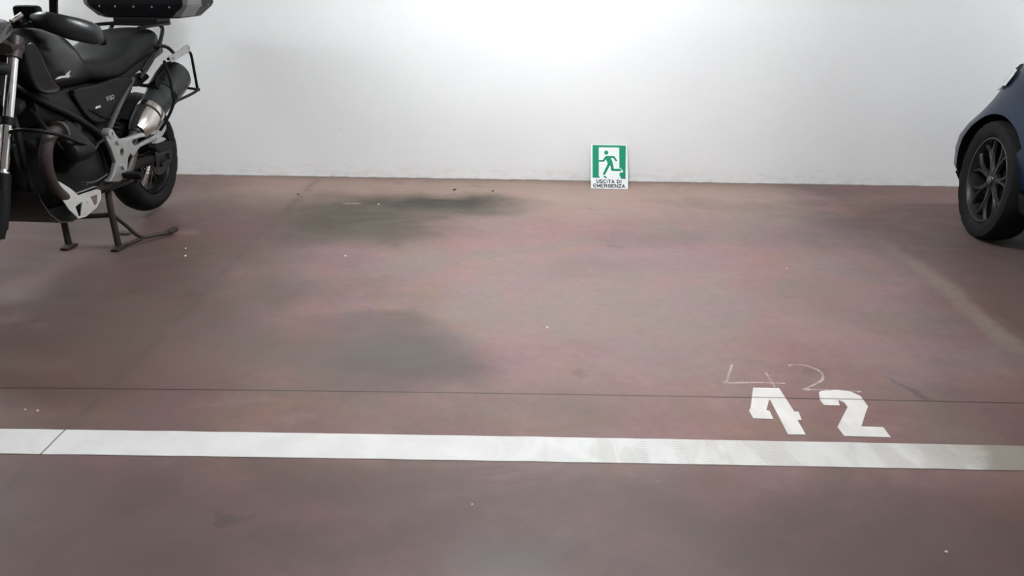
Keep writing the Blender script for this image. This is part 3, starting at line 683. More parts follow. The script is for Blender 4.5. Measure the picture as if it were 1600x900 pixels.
# --- tank, seat, body
tk = P_('fuel_tank', [loft([supr(1.075, .045, .99, 1.045, 24, 2.4), supr(1.05, .105, .93, 1.085, 24, 2.8), supr(1.00, .172, .845, 1.112, 24, 2.8), supr(.94, .196, .825, 1.128, 24, 2.6), supr(.82, .195, .82, 1.128, 24, 2.4), supr(.73, .178, .82, 1.092, 24, 2.2), supr(.66, .155, .82, 1.012, 24, 2.2), supr(.58, .128, .82, .955, 24, 2.2), supr(.50, .095, .83, .92, 24, 2.2)])], m_paint, subsurf=1)
for s in (1, -1):
    P_('tank_panel', [loft([[(1.045-.012*k, s*(.17+.028*t), .872+.168*math.sin(pi*.5*0+0)) for t in (0,)] for k in (0,)])] if False else [plate([smooth_poly([(1.055, 1.035), (1.01, 1.045), (.975, .90), (.93, .86), (.985, .84), (1.045, .875)], 3)], .016, (lambda sg: lambda u, v, h: (u, sg*(.176+h-.55*max(0, u-.98)), v))(s), .006)], m_guard)
    em = [(a*.72, b_*.8) for a, b_ in ((-.105, -.007), (-.08, .001), (-.05, .004), (.010, .003), (.022, .012), (.045, .019), (.078, .023), (.060, .013), (.050, .003), (.062, -.006), (.046, -.007), (.034, -.013), (.018, -.009), (-.03, -.006))]
    P_('emblem', [plate([[(-a*.95, b_) for a, b_ in em]], .002, (lambda sg: lambda u, v, h: (.905+u, sg*(.1965+h), .906+v))(s))], m_silver, tk, smooth=False)
    P_('side_panel', [plate([smooth_poly([(.80, .83), (.60, .83), (.40, .84), (.27, .815), (.30, .745), (.40, .70), (.53, .645), (.66, .66), (.76, .74)], 3)], .03, (lambda sg: lambda u, v, h: (u, sg*(.137+h+.10*max(0, v-.70)), v))(s), .008)]
       + [tube([(.70-.03*k, s*.156, .725-.016*k), (.60-.02*k, s*.156, .700-.014*k)], .005, 8, 1) for k in range(4)], m_plast)
    P_('lettering', [text('V85', .048, .001, (lambda sg: lambda a, b_, c: (.505-sg*a if sg > 0 else .505+a, sg*(.1575+c), .757+b_+.08*(-a if sg < 0 else a)))(s), .0012)], m_print, smooth=False)
    P_('reflector', [box(.60, .645, s*.153-.002, s*.153+.004, .722, .732)], m_silver)
P_('fuel_cap', [lathe([(.001, .018), (.03, .018), (.036, .012), (.04, 0), (.001, 0)], (.84, 0, 1.124), (.0, 0, 1), 28)], m_black, tk)
P_('seat', [loft([supr(.60, .085, .85, .935, 24, 2.6), supr(.56, .12, .83, .945, 24, 2.8), supr(.46, .15, .81, .94, 24, 3.0), supr(.36, .165, .82, .945, 24, 3.0), supr(.28, .165, .83, .965, 24, 3.0), supr(.20, .155, .84, 1.015, 24, 3.0), supr(.13, .148, .855, 1.045, 24, 3.0), supr(.0, .14, .88, 1.05, 24, 3.0), supr(-.14, .128, .90, 1.048, 24, 3.0), supr(-.20, .11, .92, 1.035, 24, 2.8)])], m_seat, subsurf=1)
P_('tail_fairing', [loft([supr(.42, .13, .775, .85, 20, 3), supr(.28, .142, .79, .875, 20, 3), supr(.10, .138, .83, .905, 20, 3), supr(-.10, .122, .865, .93, 20, 3), supr(-.28, .08, .885, .94, 20, 3), supr(-.32, .05, .89, .935, 20, 3)])], m_plast)
P_('airbox', [loft([supr(1.02, .11, .70, .86, 20, 3.2), supr(.85, .145, .66, .86, 20, 3.2), supr(.60, .135, .62, .84, 20, 3.2), supr(.42, .11, .66, .83, 20, 3.2)])], m_plast)
P_('tail_light', [loft([supr(-.31, .05, .895, .93, 14, 3), supr(-.345, .045, .90, .925, 14, 3)])], m_red)
P_('rear_mudguard', [loft([[(.345*cos(a)*-1+0+.0, y, .351+.355*sin(a)-abs(y)*.25) for y in (-.09, -.06, 0, .06, .09)] + [(-.338*cos(a), y, .351+.348*sin(a)-abs(y)*.25) for y in (.088, .06, 0, -.06, -.088)] for a in [radians(60+8*k) for k in range(10)]])], m_plast)

# --- frame
for s in (1, -1):
    P_('subframe_tube', [tube([(.24, s*.148, .815), (.45, s*.158, .695), (.635, s*.172, .585)], .0135, 12, 3)], m_frame)
    P_('frame_tube', [tube([(1.07, s*.05, .90), (.98, s*.13, .80), (.80, s*.15, .70), (.66, s*.16, .59), (.60, s*.16, .42)], .0165, 12, 4), tube([(1.08, s*.04, .84), (1.13, s*.08, .66), (1.15, s*.10, .45), (1.05, s*.12, .38)], .016, 12, 4)], m_black)
    # grab rail struts: twin tubes from the carrier down to the side panel
    P_('carrier_strut', [tube([(-.175, s*.138, 1.055), (-.165, s*.150, 1.03), (-.08, s*.153, .945), (.05, s*.150, .865), (.17, s*.148, .805)], .011, 12, 4), tube([(-.10, s*.150, .955), (.02, s*.142, .89), (.12, s*.140, .84)], .009, 12, 3)], m_blackg)
    P_('strut_bracket', [plate([smooth_poly([(.10, .83), (.22, .82), (.26, .785), (.18, .765), (.10, .78), (.04, .80)], 3)], .02, side(.128, s), .004), tube([(.17, s*.13, .775), (.06, s*.13, .755), (.0, s*.15, .77)], .010, 10, 3)], m_black)
# --- engine
eng = P_('engine_block', [loft([supr(1.16, .10, .40, .58, 20, 3.6), supr(1.10, .165, .34, .66, 20, 3.6), supr(.95, .18, .32, .70, 20, 3.6), supr(.78, .175, .32, .66, 20, 3.6), supr(.62, .135, .33, .68, 20, 3.6), supr(.46, .12, .36, .66, 20, 3.6), supr(.40, .09, .38, .62, 20, 3.6)])], m_eng)
for s in (1, -1):
    c0 = Vector((1.0, s*.075, .505)); d_ = Vector((.05, s*.74, .66)).normalized()
    prof = [(.05, 0)]
    for k in range(9): prof += [(.060, .035+k*.013), (.078, .037+k*.013), (.078, .042+k*.013), (.060, .044+k*.013)]
    prof += [(.066, .16), (.078, .165), (.078, .20), (.06, .215), (.001, .218)]
    cy = P_('cylinder', [lathe(prof, c0, d_, 28)], m_eng, eng)
    e1 = c0+d_*.17
    Mx = Matrix.Translation(e1+d_*.035) @ d_.to_track_quat('Z', 'X').to_matrix().to_4x4()
    P_('rocker_cover', [xf(loft([[(x*k, y*k, z) for x, y in rrect(-.092, .092, -.07, .07, .025)] for z, k in ((-.03, 1.0), (.012, 1.0), (.03, .9), (.038, .72))]), Mx)], m_plast, eng)
    P_('spark_cap', [tube([tuple(e1+Vector((.09, s*.03, .02))), tuple(e1+Vector((.11, s*.0, .10))), tuple(e1+Vector((.03, -s*.10, .16)))], .008, 8, 4)], m_black, eng)
    P_('throttle_body', [tube([(.82, s*.14, .66), (.88, s*.17, .64), (.96, s*.20, .64)], .032, 16, 3)], m_black, eng)
    P_('header_pipe', [tube([(1.05, s*.225, .690), (1.14, s*.240, .700), (1.195, s*.238, .655), (1.205, s*.225, .575), (1.165, s*.205, .490), (1.085, s*.175, .425), (.98, s*.14, .370), (.84, s*.10, .345)], .0265, 16, 5), lathe([(.045, -.008), (.045, .008), (.028, .012), (.028, -.012)], (1.085, s*.235, .697), (1, 0, 0), 18)], m_pipe)
    P_('crash_bar', [tube([(1.22, s*.06, .70), (1.255, s*.19, .735), (1.20, s*.285, .712), (1.09, s*.29, .665), (.97, s*.285, .612), (.90, s*.265, .585), (.78, s*.215, .585), (.66, s*.192, .585)], .0085, 12, 5)], m_black)
P_('oil_cooler', [plate([rrect(-.10, .10, .56, .66, .01)], .03, lambda u, v, h: (1.19+h, u, v), .004)], m_black, eng)
P_('alternator_cover', [lathe([(.001, .05), (.07, .045), (.10, .02), (.105, 0), (.001, 0)], (1.15, 0, .50), (1, 0, 0), 28)], m_eng, eng)
P_('gear_lever', [tube([(.70, .185, .415), (.84, .205, .415), (.955, .215, .435)], .005, 8, 3), tube([(.955, .205, .435), (.955, .235, .437)], .007, 10, 1)], m_frame)
# --- bash plate
top = []
prof = [(.80, .285), (.90, .275), (1.02, .268), (1.10, .29), (1.16, .345), (1.20, .42), (1.205, .455)]
P_('bash_plate', [loft([[(x, y, z) for y in (-.165, -.12, -.06, 0, .06, .12, .165)] + [(x-.002, y, z+.005) for y in (.165, .12, .06, 0, -.06, -.12, -.165)] for x, z in prof])]
   + [tube([(1.11+.008*k, -.14, .305+.012*k), (1.11+.008*k, .14, .305+.012*k)], .005, 8, 1) for k in (0, 2.2, 4.4)], m_bash)
for s in (1, -1):
    outer = [(1.065, .478), (1.00, .425), (.955, .378), (.90, .375), (.80, .366), (.772, .352), (.782, .315), (.83, .284), (.93, .268), (.99, .275), (1.045, .335), (1.085, .42)]
    h1 = [(.995, .335), (.935, .343), (.968, .284), (.985, .284)]
    h2 = [(.868, .346), (.810, .340), (.822, .302), (.846, .296)]
    P_('bash_flank', [plate([outer, h1, h2], .006, (lambda sg: lambda u, v, h: (u, sg*(.178+h+.10*(.36-v)*0-.16*max(0, v-.385)), v))(s), .0015), plate([circ(.90, .33, .006, 10)], .012, side(.178, s))], m_sheet)
    P_('flank_lip', [loft([[(1.06, s*.160, .478), (1.06, s*.135, .488), (1.06, s*.13, .484)], [(1.0, s*.172, .425), (1.0, s*.135, .44), (1.0, s*.13, .436)], [(.955, s*.178, .386), (.955, s*.13, .40), (.955, s*.125, .396)], [(.79, s*.178, .376), (.79, s*.13, .385), (.79, s*.125, .381)]])], m_sheet)
# --- footrest hangers
for s in (1, -1):
    ho = [(.665, .612), (.64, .625), (.612, .606), (.588, .573), (.531, .539), (.494, .479), (.528, .457), (.562, .395), (.494, .362), (.57, .378), (.653, .364), (.741, .388), (.690, .410), (.648, .462), (.668, .535), (.69, .58)]
    P_('footrest_hanger', [plate([ho, circ(.575, .497, .018, 14)], .024, side(.198, s), .005), lathe([(.012, -.02), (.028, -.02), (.03, 0), (.024, .016), (.010, .018), (.010, -.02)], (.648, s*.198, .602), (0, s, 0), 20),
        lathe([(.001, .018), (.013, .018), (.015, .0), (.001, 0)], (.60, s*.205, .43), (0, s, 0), 14), lathe([(.001, .018), (.012, .018), (.014, .0), (.001, 0)], (.612, s*.205, .555), (0, s, 0), 14)], m_alloy)
    ar = smooth_poly([(.575, .556), (.50, .556), (.42, .556), (.30, .550), (.19, .542), (.125, .578), (.115, .53), (.19, .492), (.30, .486), (.40, .482), (.47, .455), (.50, .478)], 3)
    slot = smooth_poly([(.455, .53), (.35, .528), (.23, .520), (.35, .507), (.44, .503)], 3)
    P_('passenger_hanger', [plate([ar, slot], .020, (lambda sg: lambda u, v, h: (u, sg*(.198+h+.06*max(0, .40-u)), v))(s), .005)], m_alloy)
    P_('foot_peg', [tube([(.60, s*.19, .385), (.595, s*.30, .378)], .015, 12, 1), box(.572, .620, s*.255-.045, s*.255+.045, .386, .400)], m_black)
    pg = P_('passenger_peg', [tube([(.22, s*.21, .500), (.20, s*.235, .488)], .011, 12, 1), plate([smooth_poly([(.30, .486), (.25, .500), (.20, .500), (.175, .488), (.18, .480), (.25, .477)], 3)], .022, side(.232, s), .004)], m_alloy)
    P_('peg_rubber', [plate([smooth_poly([(.30, .476), (.20, .474), (.10, .455), (.095, .43), (.18, .425), (.29, .44)], 3)], .045, side(.225, s), .006)], m_rubber, pg)
# --- swingarm, shaft, caliper, shock
P_('swingarm', [loft([supr(.50, .030, .36, .43, 16, 3.4, .10), supr(.35, .026, .345, .415, 16, 3.4, .112), supr(.18, .024, .335, .395, 16, 3.4, .122), supr(.06, .026, .32, .385, 16, 3.4, .126), supr(-.05, .024, .325, .375, 16, 3.4, .126)]), plate([[(-.055, .40), (.06, .40), (.10, .36), (.06, .30), (-.04, .30), (-.08, .35)], circ(.0, .351, .02, 14)], .03, side(.128), .004),
                loft([supr(.50, .035, .35, .44, 16, 2.6, -.10), supr(.30, .035, .335, .42, 16, 2.4, -.118), supr(.10, .045, .315, .40, 16, 2.4, -.125), supr(.04, .07, .28, .42, 16, 2.2, -.125), supr(-.05, .065, .285, .415, 16, 2.2, -.125), supr(-.09, .04, .31, .39, 16, 2.2, -.125)])], m_black)
P_('axle_nut', [lathe([(.001, .02), (.016, .02), (.018, .0), (.001, 0)], (0, .145, .351), (0, 1, 0), 6)], m_black)
P_('rear_caliper', [plate([[(.16, .50), (.03, .515), (.0, .47), (.02, .42), (.14, .41), (.18, .45)]], .07, side(.105), .008), plate([[(.10, .40), (.14, .40), (.15, .32), (.11, .32)]], .012, side(.145)), tube([(.05, .14, .455), (.05, .165, .455)], .013, 12, 1)], m_black)
P_('brake_hose', [tube([(.10, .14, .50), (.18, .16, .44), (.30, .15, .42), (.45, .13, .46)], .005, 8, 4)], m_black)
P_('shock', [tube([(.42, .06, .42), (.30, .06, .74)], .022, 14, 1)] + [lathe([(.034, -.005), (.038, 0), (.034, .005)], tuple(Vector((.42, .06, .42)).lerp(Vector((.30, .06, .74)), .2+k*.07)), (-.12, 0, .32), 18) for k in range(9)], m_black)
# --- exhaust: link pipe, heat shield, can, end cap
ma, mb_ = Vector((.350, .168, .545)), Vector((-.150, .195, .790))
ad = (mb_-ma).normalized(); ml = (mb_-ma).length
P_('link_pipe', [tube([(.84, .10, .345), (.66, .13, .34), (.50, .165, .37), (.41, .168, .45), (.375, .167, .53), tuple(ma+ad*.02)], .024, 16, 5)], m_pipe)
mu = P_('muffler', [lathe([(.001, 0), (.03, 0), (.046, .03), (.062, .09), (.066, .13), (.069, .20), (.076, .38), (.080, ml-.02), (.070, ml)], ma, ad, 36)], m_can)
P_('muffler_clamp', [torus_like([(.0725, .17), (.0735, .205), (.067, .207), (.066, .168)], ma, ad, 36)], m_inox, mu)
# shield: part cylinder over the outer-front face of the can
N = Vector((0, 1, 0)); N = (N-ad*N.dot(ad)).normalized(); Bv = ad.cross(N)
sh = []
for h_, k0, k1, rr_ in ((.015, -62, 58, .050), (.05, -66, 64, .062), (.10, -70, 72, .069), (.155, -70, 74, .072)):
    row = [tuple(ma+ad*h_+rr_*(cos(radians(k0+(k1-k0)*i/12))*N+sin(radians(k0+(k1-k0)*i/12))*Bv)) for i in range(13)]
    row2 = [tuple(ma+ad*h_+(rr_-.0025)*(cos(radians(k0+(k1-k0)*i/12))*N+sin(radians(k0+(k1-k0)*i/12))*Bv)) for i in range(13)]
    sh.append(row+row2[::-1])
P_('heat_shield', [loft(sh)], m_inox, mu)
for h_, an in ((.05, 38), (.115, 34)):
    d2 = cos(radians(an))*N+sin(radians(an))*Bv
    P_('shield_screw', [lathe([(.001, .004), (.005, .004), (.008, 0), (.001, 0)], ma+ad*h_+d2*(.0625 if h_ < .06 else .0705), d2, 12)], m_chrome, mu)
P_('end_cap', [lathe([(.079, ml-.20), (.085, ml-.195), (.091, ml-.08), (.090, ml-.01), (.078, ml+.014), (.03, ml+.016), (.03, ml-.03), (.001, ml-.03)], ma, ad, 36)], m_guard, mu)
P_('muffler_bracket', [plate([smooth_poly([(.10, .80), (.0, .83), (-.06, .815), (-.02, .775), (.06, .735), (.12, .755)], 3)], .012, side(.20), .003), lathe([(.001, .012), (.018, .012), (.022, 0), (.001, 0)], (.03, .21, .785), (0, 1, 0), 16)], m_black, mu)
# --- pannier racks
for s in (1, -1):
    rk = P_('pannier_rack', [tube([(.165, s*.293, .900), (.145, s*.300, .815), (.14, s*.302, .715), (.135, s*.300, .683), (.15, s*.280, .63), (.17, s*.25, .575), (.185, s*.222, .533)], .0078, 10, 4),
        tube([(.13, s*.300, .905), (-.02, s*.300, .918), (-.125, s*.300, .920), (-.155, s*.300, .898), (-.165, s*.300, .813), (-.175, s*.300, .713), (-.170, s*.300, .701), (-.08, s*.301, .691), (.135, s*.301, .680)], .0078, 10, 3),
        tube([(-.175, s*.300, .706), (-.16, s*.22, .72), (-.14, s*.10, .76)], .0075, 10, 3),
        box(-.19, -.15, s*.300-.008, s*.300+.008, .695, .713)], m_black)
    P_('rack_arm', [tube([(-.04, s*.145, .952), (-.06, s*.175, .955), (-.09, s*.20, .945), (-.075, s*.235, .92), (.0, s*.285, .912)], .0095, 10, 4), lathe([(.001, .008), (.008, .008), (.009, -.018), (.001, -.018)], (-.07, s*.18, .955), (0, s, 0), 12)], m_black, rk)
    P_('rack_bracket', [plate([smooth_poly([(u+.081, v+.0135) for u, v in ((.055, .905), (.045, .878), (.015, .875), (-.08, .893), (-.18, .905), (-.205, .925), (-.19, .945), (-.16, .945), (-.07, .925), (.02, .912))], 2), circ(.103, .9055, .008, 10), circ(-.097, .9385, .008, 10)], .006, side(.311, s), .001)], m_alloy, rk)
# --- carrier and top case
P_('rear_carrier', [tube([(.06, -.13, 1.055), (-.02, -.15, 1.062), (-.16, -.150, 1.062), (-.30, -.13, 1.060), (-.33, 0, 1.060), (-.30, .13, 1.060), (-.16, .150, 1.062), (-.02, .15, 1.062), (.06, .13, 1.055)], .0095, 10, 4),
                    box(-.13, -.105, -.15, .15, 1.056, 1.068)], m_black)
fz = [(1.098, .15, .02, .02), (1.104, .185, .01, .006), (1.150, .232, .0, .0), (1.200, .258, -.004, -.004)]
def case_ring(z, hw, fr, bk, ch): # plan outline with chamfered corners
    x1, x0 = -.185-fr, -.60+bk
    return [(x1, hw-ch, z), (x1-ch*.75, hw, z), (x0+ch*.75, hw, z), (x0, hw-ch, z), (x0, -hw+ch, z), (x0+ch*.75, -hw, z), (x1-ch*.75, -hw, z), (x1, -hw+ch, z)]
tc_ = P_('top_case', [loft([case_ring(1.090, .215, .035, .055, .04), case_ring(1.096, .23, .025, .045, .045), case_ring(1.150, .283, .008, .01, .028), case_ring(1.165, .293, .004, .006, .028), case_ring(1.25, .303, .0, .0, .03)]),
                      box(-.33, -.165, -.125, .125, 1.062, 1.094)], m_case, smooth=False, bevel=.004)
P_('case_lid', [loft([case_ring(1.256, .306, -.003, -.003, .03), case_ring(1.36, .300, .004, .004, .03), case_ring(1.41, .283, .03, .03, .04), case_ring(1.425, .25, .07, .07, .05)])], m_case, tc_, smooth=False, bevel=.006)
P_('lid_seal', [loft([case_ring(1.247, .298, .004, .004, .03), case_ring(1.259, .298, .004, .004, .03)])], m_rubber, tc_, smooth=False)
P_('lock', [box(-.61, -.595, -.06, .06, 1.22, 1.30), box(-.62, -.605, -.025, .025, 1.235, 1.27)], m_alloy, tc_, bevel=.003)
for s in (1, -1):
    # grey corner guard wrapping the front corner and the front half of the flank
    def cg(z, hw, fr, ch, off):
        x1 = -.185-fr
        return [(x1+off*.3-.004, s*(hw-ch-.004), z), (x1-ch*.6+off, s*(hw+off), z), (x1-.20, s*(hw+off), z), (x1-.20, s*(hw-.01), z), (x1-.03, s*(hw-ch-.01), z)]
    P_('corner_guard', [loft([cg(1.100, .233, .026, .028, .004), cg(1.150, .283, .008, .028, .004), cg(1.165, .293, .004, .028, .004), cg(1.244, .302, 0, .03, .004)])], m_casec, tc_, smooth=False)
    for x in (-.30, -.40, -.50):
        P_('case_rivet', [lathe([(.001, .003), (.004, .003), (.006, 0), (.001, 0)], (x, s*.2885, 1.158), (0, s, -.1), 10)], m_alloy, tc_)
for y in (-.205, -.115, -.01, .095, .195):
    P_('case_rivet', [lathe([(.001, .003), (.004, .003), (.006, 0), (.001, 0)], (-.1925, y, 1.152), (1, 0, -.1), 10)], m_alloy, tc_)
# --- centre stand
for s in (1, -1):
    P_('stand_leg', [tube([(.60, s*.115, .33), (.632, s*.128, .24), (.632, s*.132, .02)], [.016, .0165, .0165], 12, 3), loft([supr(.585, .020, .0008, .012, 12, 3, s*.133), supr(.61, .026, .0008, .022, 12, 3, s*.133), supr(.65, .026, .0008, .022, 12, 3, s*.133), supr(.68, .020, .0008, .014, 12, 3, s*.133)])], m_stand)
P_('stand_crossbar', [tube([(.632, -.13, .165), (.632, .13, .185)], .0135, 12, 1)], m_stand)
P_('stand_lever', [tube([(.632, .135, .185), (.60, .17, .125), (.555, .215, .045), (.47, .26, .030), (.395, .30, .020)], .0105, 12, 4), tube([(.632, .135, .018), (.59, .175, .022), (.55, .22, .035)], .010, 12, 3), loft([supr(.415, .018, .014, .034, 12, 3, .29), supr(.385, .024, .016, .040, 12, 3, .305), supr(.365, .018, .018, .044, 12, 3, .312)])], m_stand)
P_('side_stand', [tube([(.80, .12, .33), (.62, .15, .325), (.42, .16, .315)], .011, 12, 2), box(.38, .43, .14, .18, .30, .325)], m_black)

# ------------------------------------------------------------------ small blue car, nose towards the wall (local = world axes; origin on the floor at mid length)
CX, CY = 3.375, 3.30          # centre line, middle of the car
CAR = empty('car', (CX, CY, 0), 0, 'small dark blue car parked nose to the white wall at the right', 'car')
c_blue = mat('dark_blue_metallic_paint', (.0045, .0135, .036), .36, metal=.1, var=.05, coat=.2, spec=.25)
c_black = mat('black_arch_liner', (.004, .004, .0045), .9, spec=.1)
c_trim = mat('black_car_plastic', (.008, .008, .0085), .6, spec=.25)
c_glass = mat('dark_car_glass', (.02, .022, .024), .06, var=.02, spec=.6)
c_lamp = mat('clear_headlamp_cover', (.62, .63, .61), .18, var=.03, coat=.4)
c_rear = mat('red_tail_lamp', (.35, .012, .012), .2)
c_tyre = mat('car_tyre_rubber', (.005, .005, .0055), .75, bump=.08, scale=100, spec=.18)
c_wheel = mat('dark_grey_wheel', (.009, .009, .0095), .40, metal=.1, var=.08, spec=.3)
c_metal = mat('wheel_rim_edge', (.14, .14, .14), .30, metal=.8)

LEV = [ # z, nose y, tail y, half width, front exponent
    (0.2, 1.3, -1.26, 0.68, 7), (0.24, 1.4, -1.31, 0.735, 8.5), (0.32, 1.455, -1.34, 0.76, 9), (0.42, 1.46, -1.355, 0.77, 9), (0.5, 1.43, -1.355, 0.777, 9), (0.58, 1.365, -1.35, 0.78, 8.5), (0.66, 1.28, -1.345, 0.776, 8), (0.73, 1.232, -1.335, 0.768, 7.5), (0.80, 1.205, -1.325, 0.757, 7), (0.89, 1.165, -1.31, 0.744, 6.5), (0.945, 1.125, -1.295, 0.732, 6), (0.985, 1.075, -1.285, 0.722, 5.5), (1.018, 0.98, -1.275, 0.714, 5), (1.045, 0.74, -1.26, 0.704, 4.5), (1.1, 0.52, -1.23, 0.68, 4.0), (1.22, 0.34, -1.18, 0.645, 3.6), (1.34, 0.17, -1.11, 0.605, 3.4), (1.44, 0.0, -1.02, 0.555, 3.1), (1.5, -0.15, -0.9, 0.48, 2.9), (1.53, -0.3, -0.75, 0.36, 2.6), (1.54, -0.42, -0.62, 0.2, 2.4)]
WY = .90; WYR = -.96; ARCH_R = .362; AZ = .325
def car_ring(z, yf, yr, hw, e, n=96):
    out = []
    for i in range(n):
        t = 2*pi*i/n; c, s = cos(t), sin(t)
        ym = .25*(yf+yr)
        a = (yf-ym) if s >= 0 else (ym-yr); ee = e if s >= 0 else 4.5
        x = hw*math.copysign(abs(c)**(2/ee), c); y = ym+a*math.copysign(abs(s)**(2/ee), s)
        # flared wings round the wheels
        for wy in (WY, WYR):
            b_ = math.exp(-((y-wy)/.36)**2)*math.exp(-((z-.50)/.20)**2)
            if abs(c) > .25: x += math.copysign(.022*b_, c)
        out.append((x, y, z))
    return out
body = build('body', [loft([car_ring(*l) for l in LEV])], [c_blue, c_black], CAR)
cutters = []
for wy in (WY, WYR):
    for s in (1, -1):
        cu = build('cut', [lathe([(.001, -.20), (ARCH_R, -.20), (ARCH_R, .40), (.001, .40)], (CX+s*.66, CY+wy, AZ), (s, 0, 0), 56)], [c_blue, c_black], smooth=False)
        for p_ in cu.data.polygons: p_.material_index = 1
        cutters.append(cu)
for cu in cutters:
    md = body.modifiers.new('b', 'BOOLEAN'); md.operation = 'DIFFERENCE'; md.object = cu; md.solver = 'EXACT'
bpy.context.view_layer.update()
dg = bpy.context.evaluated_depsgraph_get(); dg.update()
nm = D.meshes.new_from_object(body.evaluated_get(dg))
body.modifiers.clear(); body.data = nm
for cu in cutters: D.objects.remove(cu)
for p_ in nm.polygons: p_.use_smooth = True
sharp(nm, 40)

def skin(name, test, m_, off=.004, parent=None, inset=0.0):
    """thin cover following the body where test(centre, normal) holds"""
    grid = [car_ring(*l, n=192) for l in LEV2]
    vs, fs = loft(grid, cap=False)
    V_ = [Vector(v) for v in vs]; keep = []
    for f in fs:
        c = sum((V_[i] for i in f), Vector())/4
        n_ = (V_[f[1]]-V_[f[0]]).cross(V_[f[3]]-V_[f[0]]).normalized()
        if n_.x*c.x + n_.y*(c.y-0.0) < 0 and abs(n_.z) < .98: n_ = -n_
        if n_.z < -.2 and c.z > .6: n_ = -n_
        if any((c.y-wy)**2+(c.z-AZ)**2 < (ARCH_R+.012)**2 for wy in (WY, WYR)) and abs(c.x) > .45: continue
        if test(c, n_): keep.append((f, n_))
    nv = {}
    for f, n_ in keep:
        for i in f: nv.setdefault(i, Vector()); nv[i] += n_
    idx = {i: k for k, i in enumerate(nv)}
    out = [tuple(V_[i]+nv[i].normalized()*off) for i in idx]
    return build(name, [(out, [tuple(idx[i] for i in f) for f, _ in keep])], m_, parent or CAR)
LEV2 = []
for a, b_ in zip(LEV, LEV[1:]):
    k = max(1, int((b_[0]-a[0])/.018))
    for j in range(k): LEV2.append(tuple(a[i]+(b_[i]-a[i])*j/k for i in range(5)))
LEV2.append(LEV[-1])
def line_front(z): # nose y at height z
    for a, b_ in zip(LEV, LEV[1:]):
        if a[0] <= z <= b_[0]: return a[1]+(b_[1]-a[1])*(z-a[0])/(b_[0]-a[0])
    return 0
skin('windshield', lambda c, n: 1.03 < c.z < 1.44 and n.y > .45 and abs(c.x) < .62-.22*(c.z-1.03), c_glass)
skin('rear_window', lambda c, n: 1.03 < c.z < 1.40 and n.y < -.5 and abs(c.x) < .56-.2*(c.z-1.03), c_glass)
for s in (1, -1):
    skin('side_window', lambda c, n: 1.03 < c.z < 1.38 and n.x*s > .6 and -.52 < c.y < line_front(c.z)-.20, c_glass)
    skin('quarter_window', lambda c, n: 1.03 < c.z < 1.36 and n.x*s > .6 and -.98 < c.y < -.58, c_glass)
    skin('headlight', lambda c, n: ((c.z-.852)/.078)**2+((s*c.x-.595)/.13)**2 < 1 and c.y > .4 and n.y > .25, c_lamp, .014)
    skin('tail_light', lambda c, n: ((c.z-.80)/.12)**2+((s*c.x-.66)/.075)**2 < 1 and c.y < -1.0, c_rear, .010)
    dr = skin('door', lambda c, n: .36 < c.z < 1.0 and n.x*s > .5 and -.50 < c.y < .47, c_blue, .003)
    build('door_handle', [loft([[(s*(.795+a*.02), y, z) for y, z in rrect(-.41, -.25, .845, .87, .01, 3)] for a in (0, .6, 1)])], c_trim, dr, bevel=.003)
    mr = build('side_mirror', [loft([[(s*(.80+.075*cos(2*pi*j/20)), .40+k, .99+.055*sin(2*pi*j/20)) for j in range(20)] for k in (-.03, .0)] + [[(s*(.80+.045*cos(2*pi*j/20)), .45, .99+.03*sin(2*pi*j/20)) for j in range(20)]]), tube([(s*.68, .40, .96), (s*.75, .40, .975)], .018, 10, 1)], c_trim, CAR)
    build('mirror_glass', [loft([[(s*(.80+.065*cos(2*pi*j/20)), .368+k, .99+.046*sin(2*pi*j/20)) for j in range(20)] for k in (0, .003)])], c_metal, mr)
skin('front_grille', lambda c, n: .30 < c.z < .46 and abs(c.x) < .42 and c.y > .8, c_trim, .006)
skin('rear_bumper_insert', lambda c, n: .28 < c.z < .42 and abs(c.x) < .55 and c.y < -1, c_trim, .006)
skin('sill_trim', lambda c, n: .20 < c.z < .34 and abs(n.x) > .5 and -.60 < c.y < .54, c_trim, .008)
skin('front_bumper_lip', lambda c, n: .20 <= c.z < .285 and c.y > 1.0, c_trim, .008)
build('wiper', [tube([(-.35, .60, 1.045), (.05, .545, 1.085)], .007, 8, 1), tube([(.0, .61, 1.045), (.42, .545, 1.085)], .007, 8, 1)], c_trim, CAR)
build('underbody', [box(-.60, .60, -1.2, 1.15, .17, .24)], c_black, CAR, bevel=.02)
build('license_plate', [box(-.26, .26, 1.458, 1.472, .33, .44)], mat('blank_plate_white', (.7, .7, .7), .4), CAR, bevel=.003)

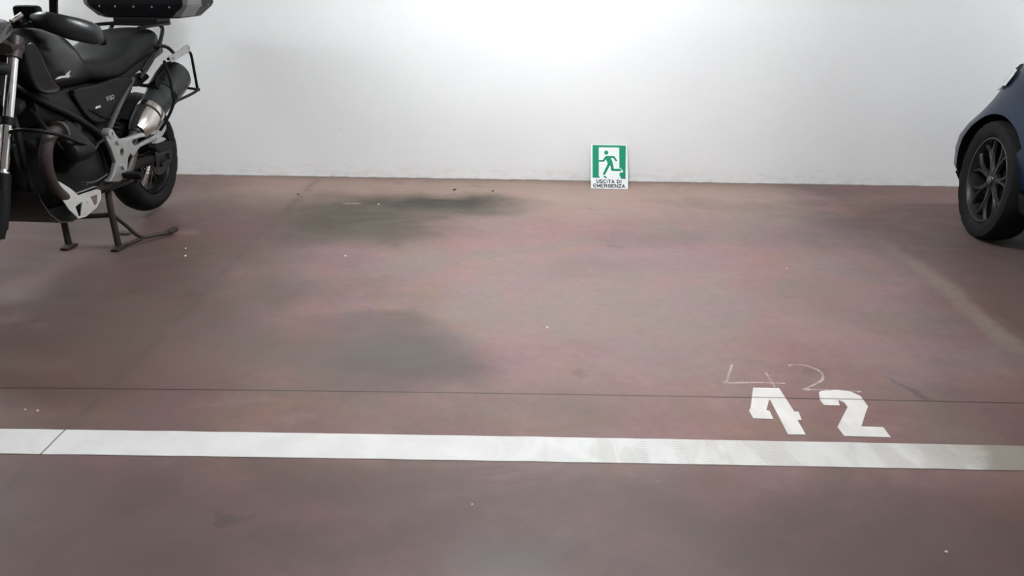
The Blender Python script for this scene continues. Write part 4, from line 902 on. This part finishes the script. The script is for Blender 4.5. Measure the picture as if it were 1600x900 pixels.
def car_wheel(x, y, s, steer):
    """outer face towards s*x; parts sit under one rim mesh"""
    R, tw, rr = .326, .165, .240
    M = Matrix.Translation((x, y, R)) @ Matrix.Rotation(radians(steer), 4, 'Z')
    ax = (s, 0, 0); O = (0, 0, 0)
    T = lambda shp: xf(shp, M)
    ring = torus_like([(rr, -.075), (rr-.004, .062), (rr-.014, .068), (rr-.020, .06), (rr-.03, .03), (rr-.03, -.07)], O, ax, 64)
    # dished face: seven spokes that widen and fork into the rim
    n = 7; spokes = []
    for k in range(n):
        a0 = 2*pi*k/n+.25
        for sg in (-1, 1):
            pts = [(.050, a0+sg*.10), (.115, a0+sg*.05), (.172, a0+sg*.12), (.216, a0+sg*.25)]
            rings_ = []
            for r_, a in pts:
                u = Vector((0, cos(a), sin(a))); t = Vector((0, -sin(a), cos(a)))
                h = .052-.012*(1-(r_/.21))+.0; wd = .012 if r_ > .05 else .016
                c0 = u*r_
                rings_.append([tuple(c0+t*wd+Vector((s*(h-.012), 0, 0))), tuple(c0+t*wd*.45+Vector((s*h, 0, 0))), tuple(c0-t*wd*.45+Vector((s*h, 0, 0))), tuple(c0-t*wd+Vector((s*(h-.012), 0, 0))), tuple(c0+Vector((s*(h-.03), 0, 0)))])
            spokes.append(loft(rings_))
    hubp = lathe([(.001, .052), (.030, .05), (.034, .044), (.062, .038), (.066, .02), (.001, .015)], O, ax, 32)
    wl = build('wheel', [T(ring), T(hubp)] + [T(q) for q in spokes], c_wheel, CAR)
    prof = [(rr-.002, -.070), (rr+.015, -.082), (R-.036, -.086), (R-.010, -.080), (R-.001, -.058), (R, 0), (R-.001, .058), (R-.010, .080), (R-.036, .086), (rr+.015, .080), (rr-.002, .066)]
    shp = torus_like(prof, O, ax, 96); v = list(shp[0]); npf = len(prof)
    for j in range(96):
        for i in (3, 4, 6, 7):
            if (j*2+i) % 5 == 0: v[j*npf+i] = tuple(Vector(v[j*npf+i])*.985)
    build('tire', [T((v, shp[1]))], c_tyre, wl)
    build('rim_edge', [T(torus_like([(rr-.006, .066), (rr-.008, .0695), (rr-.012, .069), (rr-.012, .064)], O, ax, 64))], c_metal, wl)
    build('brake_drum', [T(lathe([(.001, .01), (.13, .008), (.14, -.01), (.14, -.06), (.001, -.06)], O, ax, 36))], c_black, wl)
    build('hub_cap', [T(lathe([(.001, .058), (.018, .057), (.026, .052), (.027, .048), (.001, .048)], O, ax, 24))], c_metal, wl)
car_wheel(-.692, WY, -1, -8)
car_wheel(.692, WY, 1, -8)
car_wheel(-.692, WYR, -1, 0)
car_wheel(.692, WYR, 1, 0)
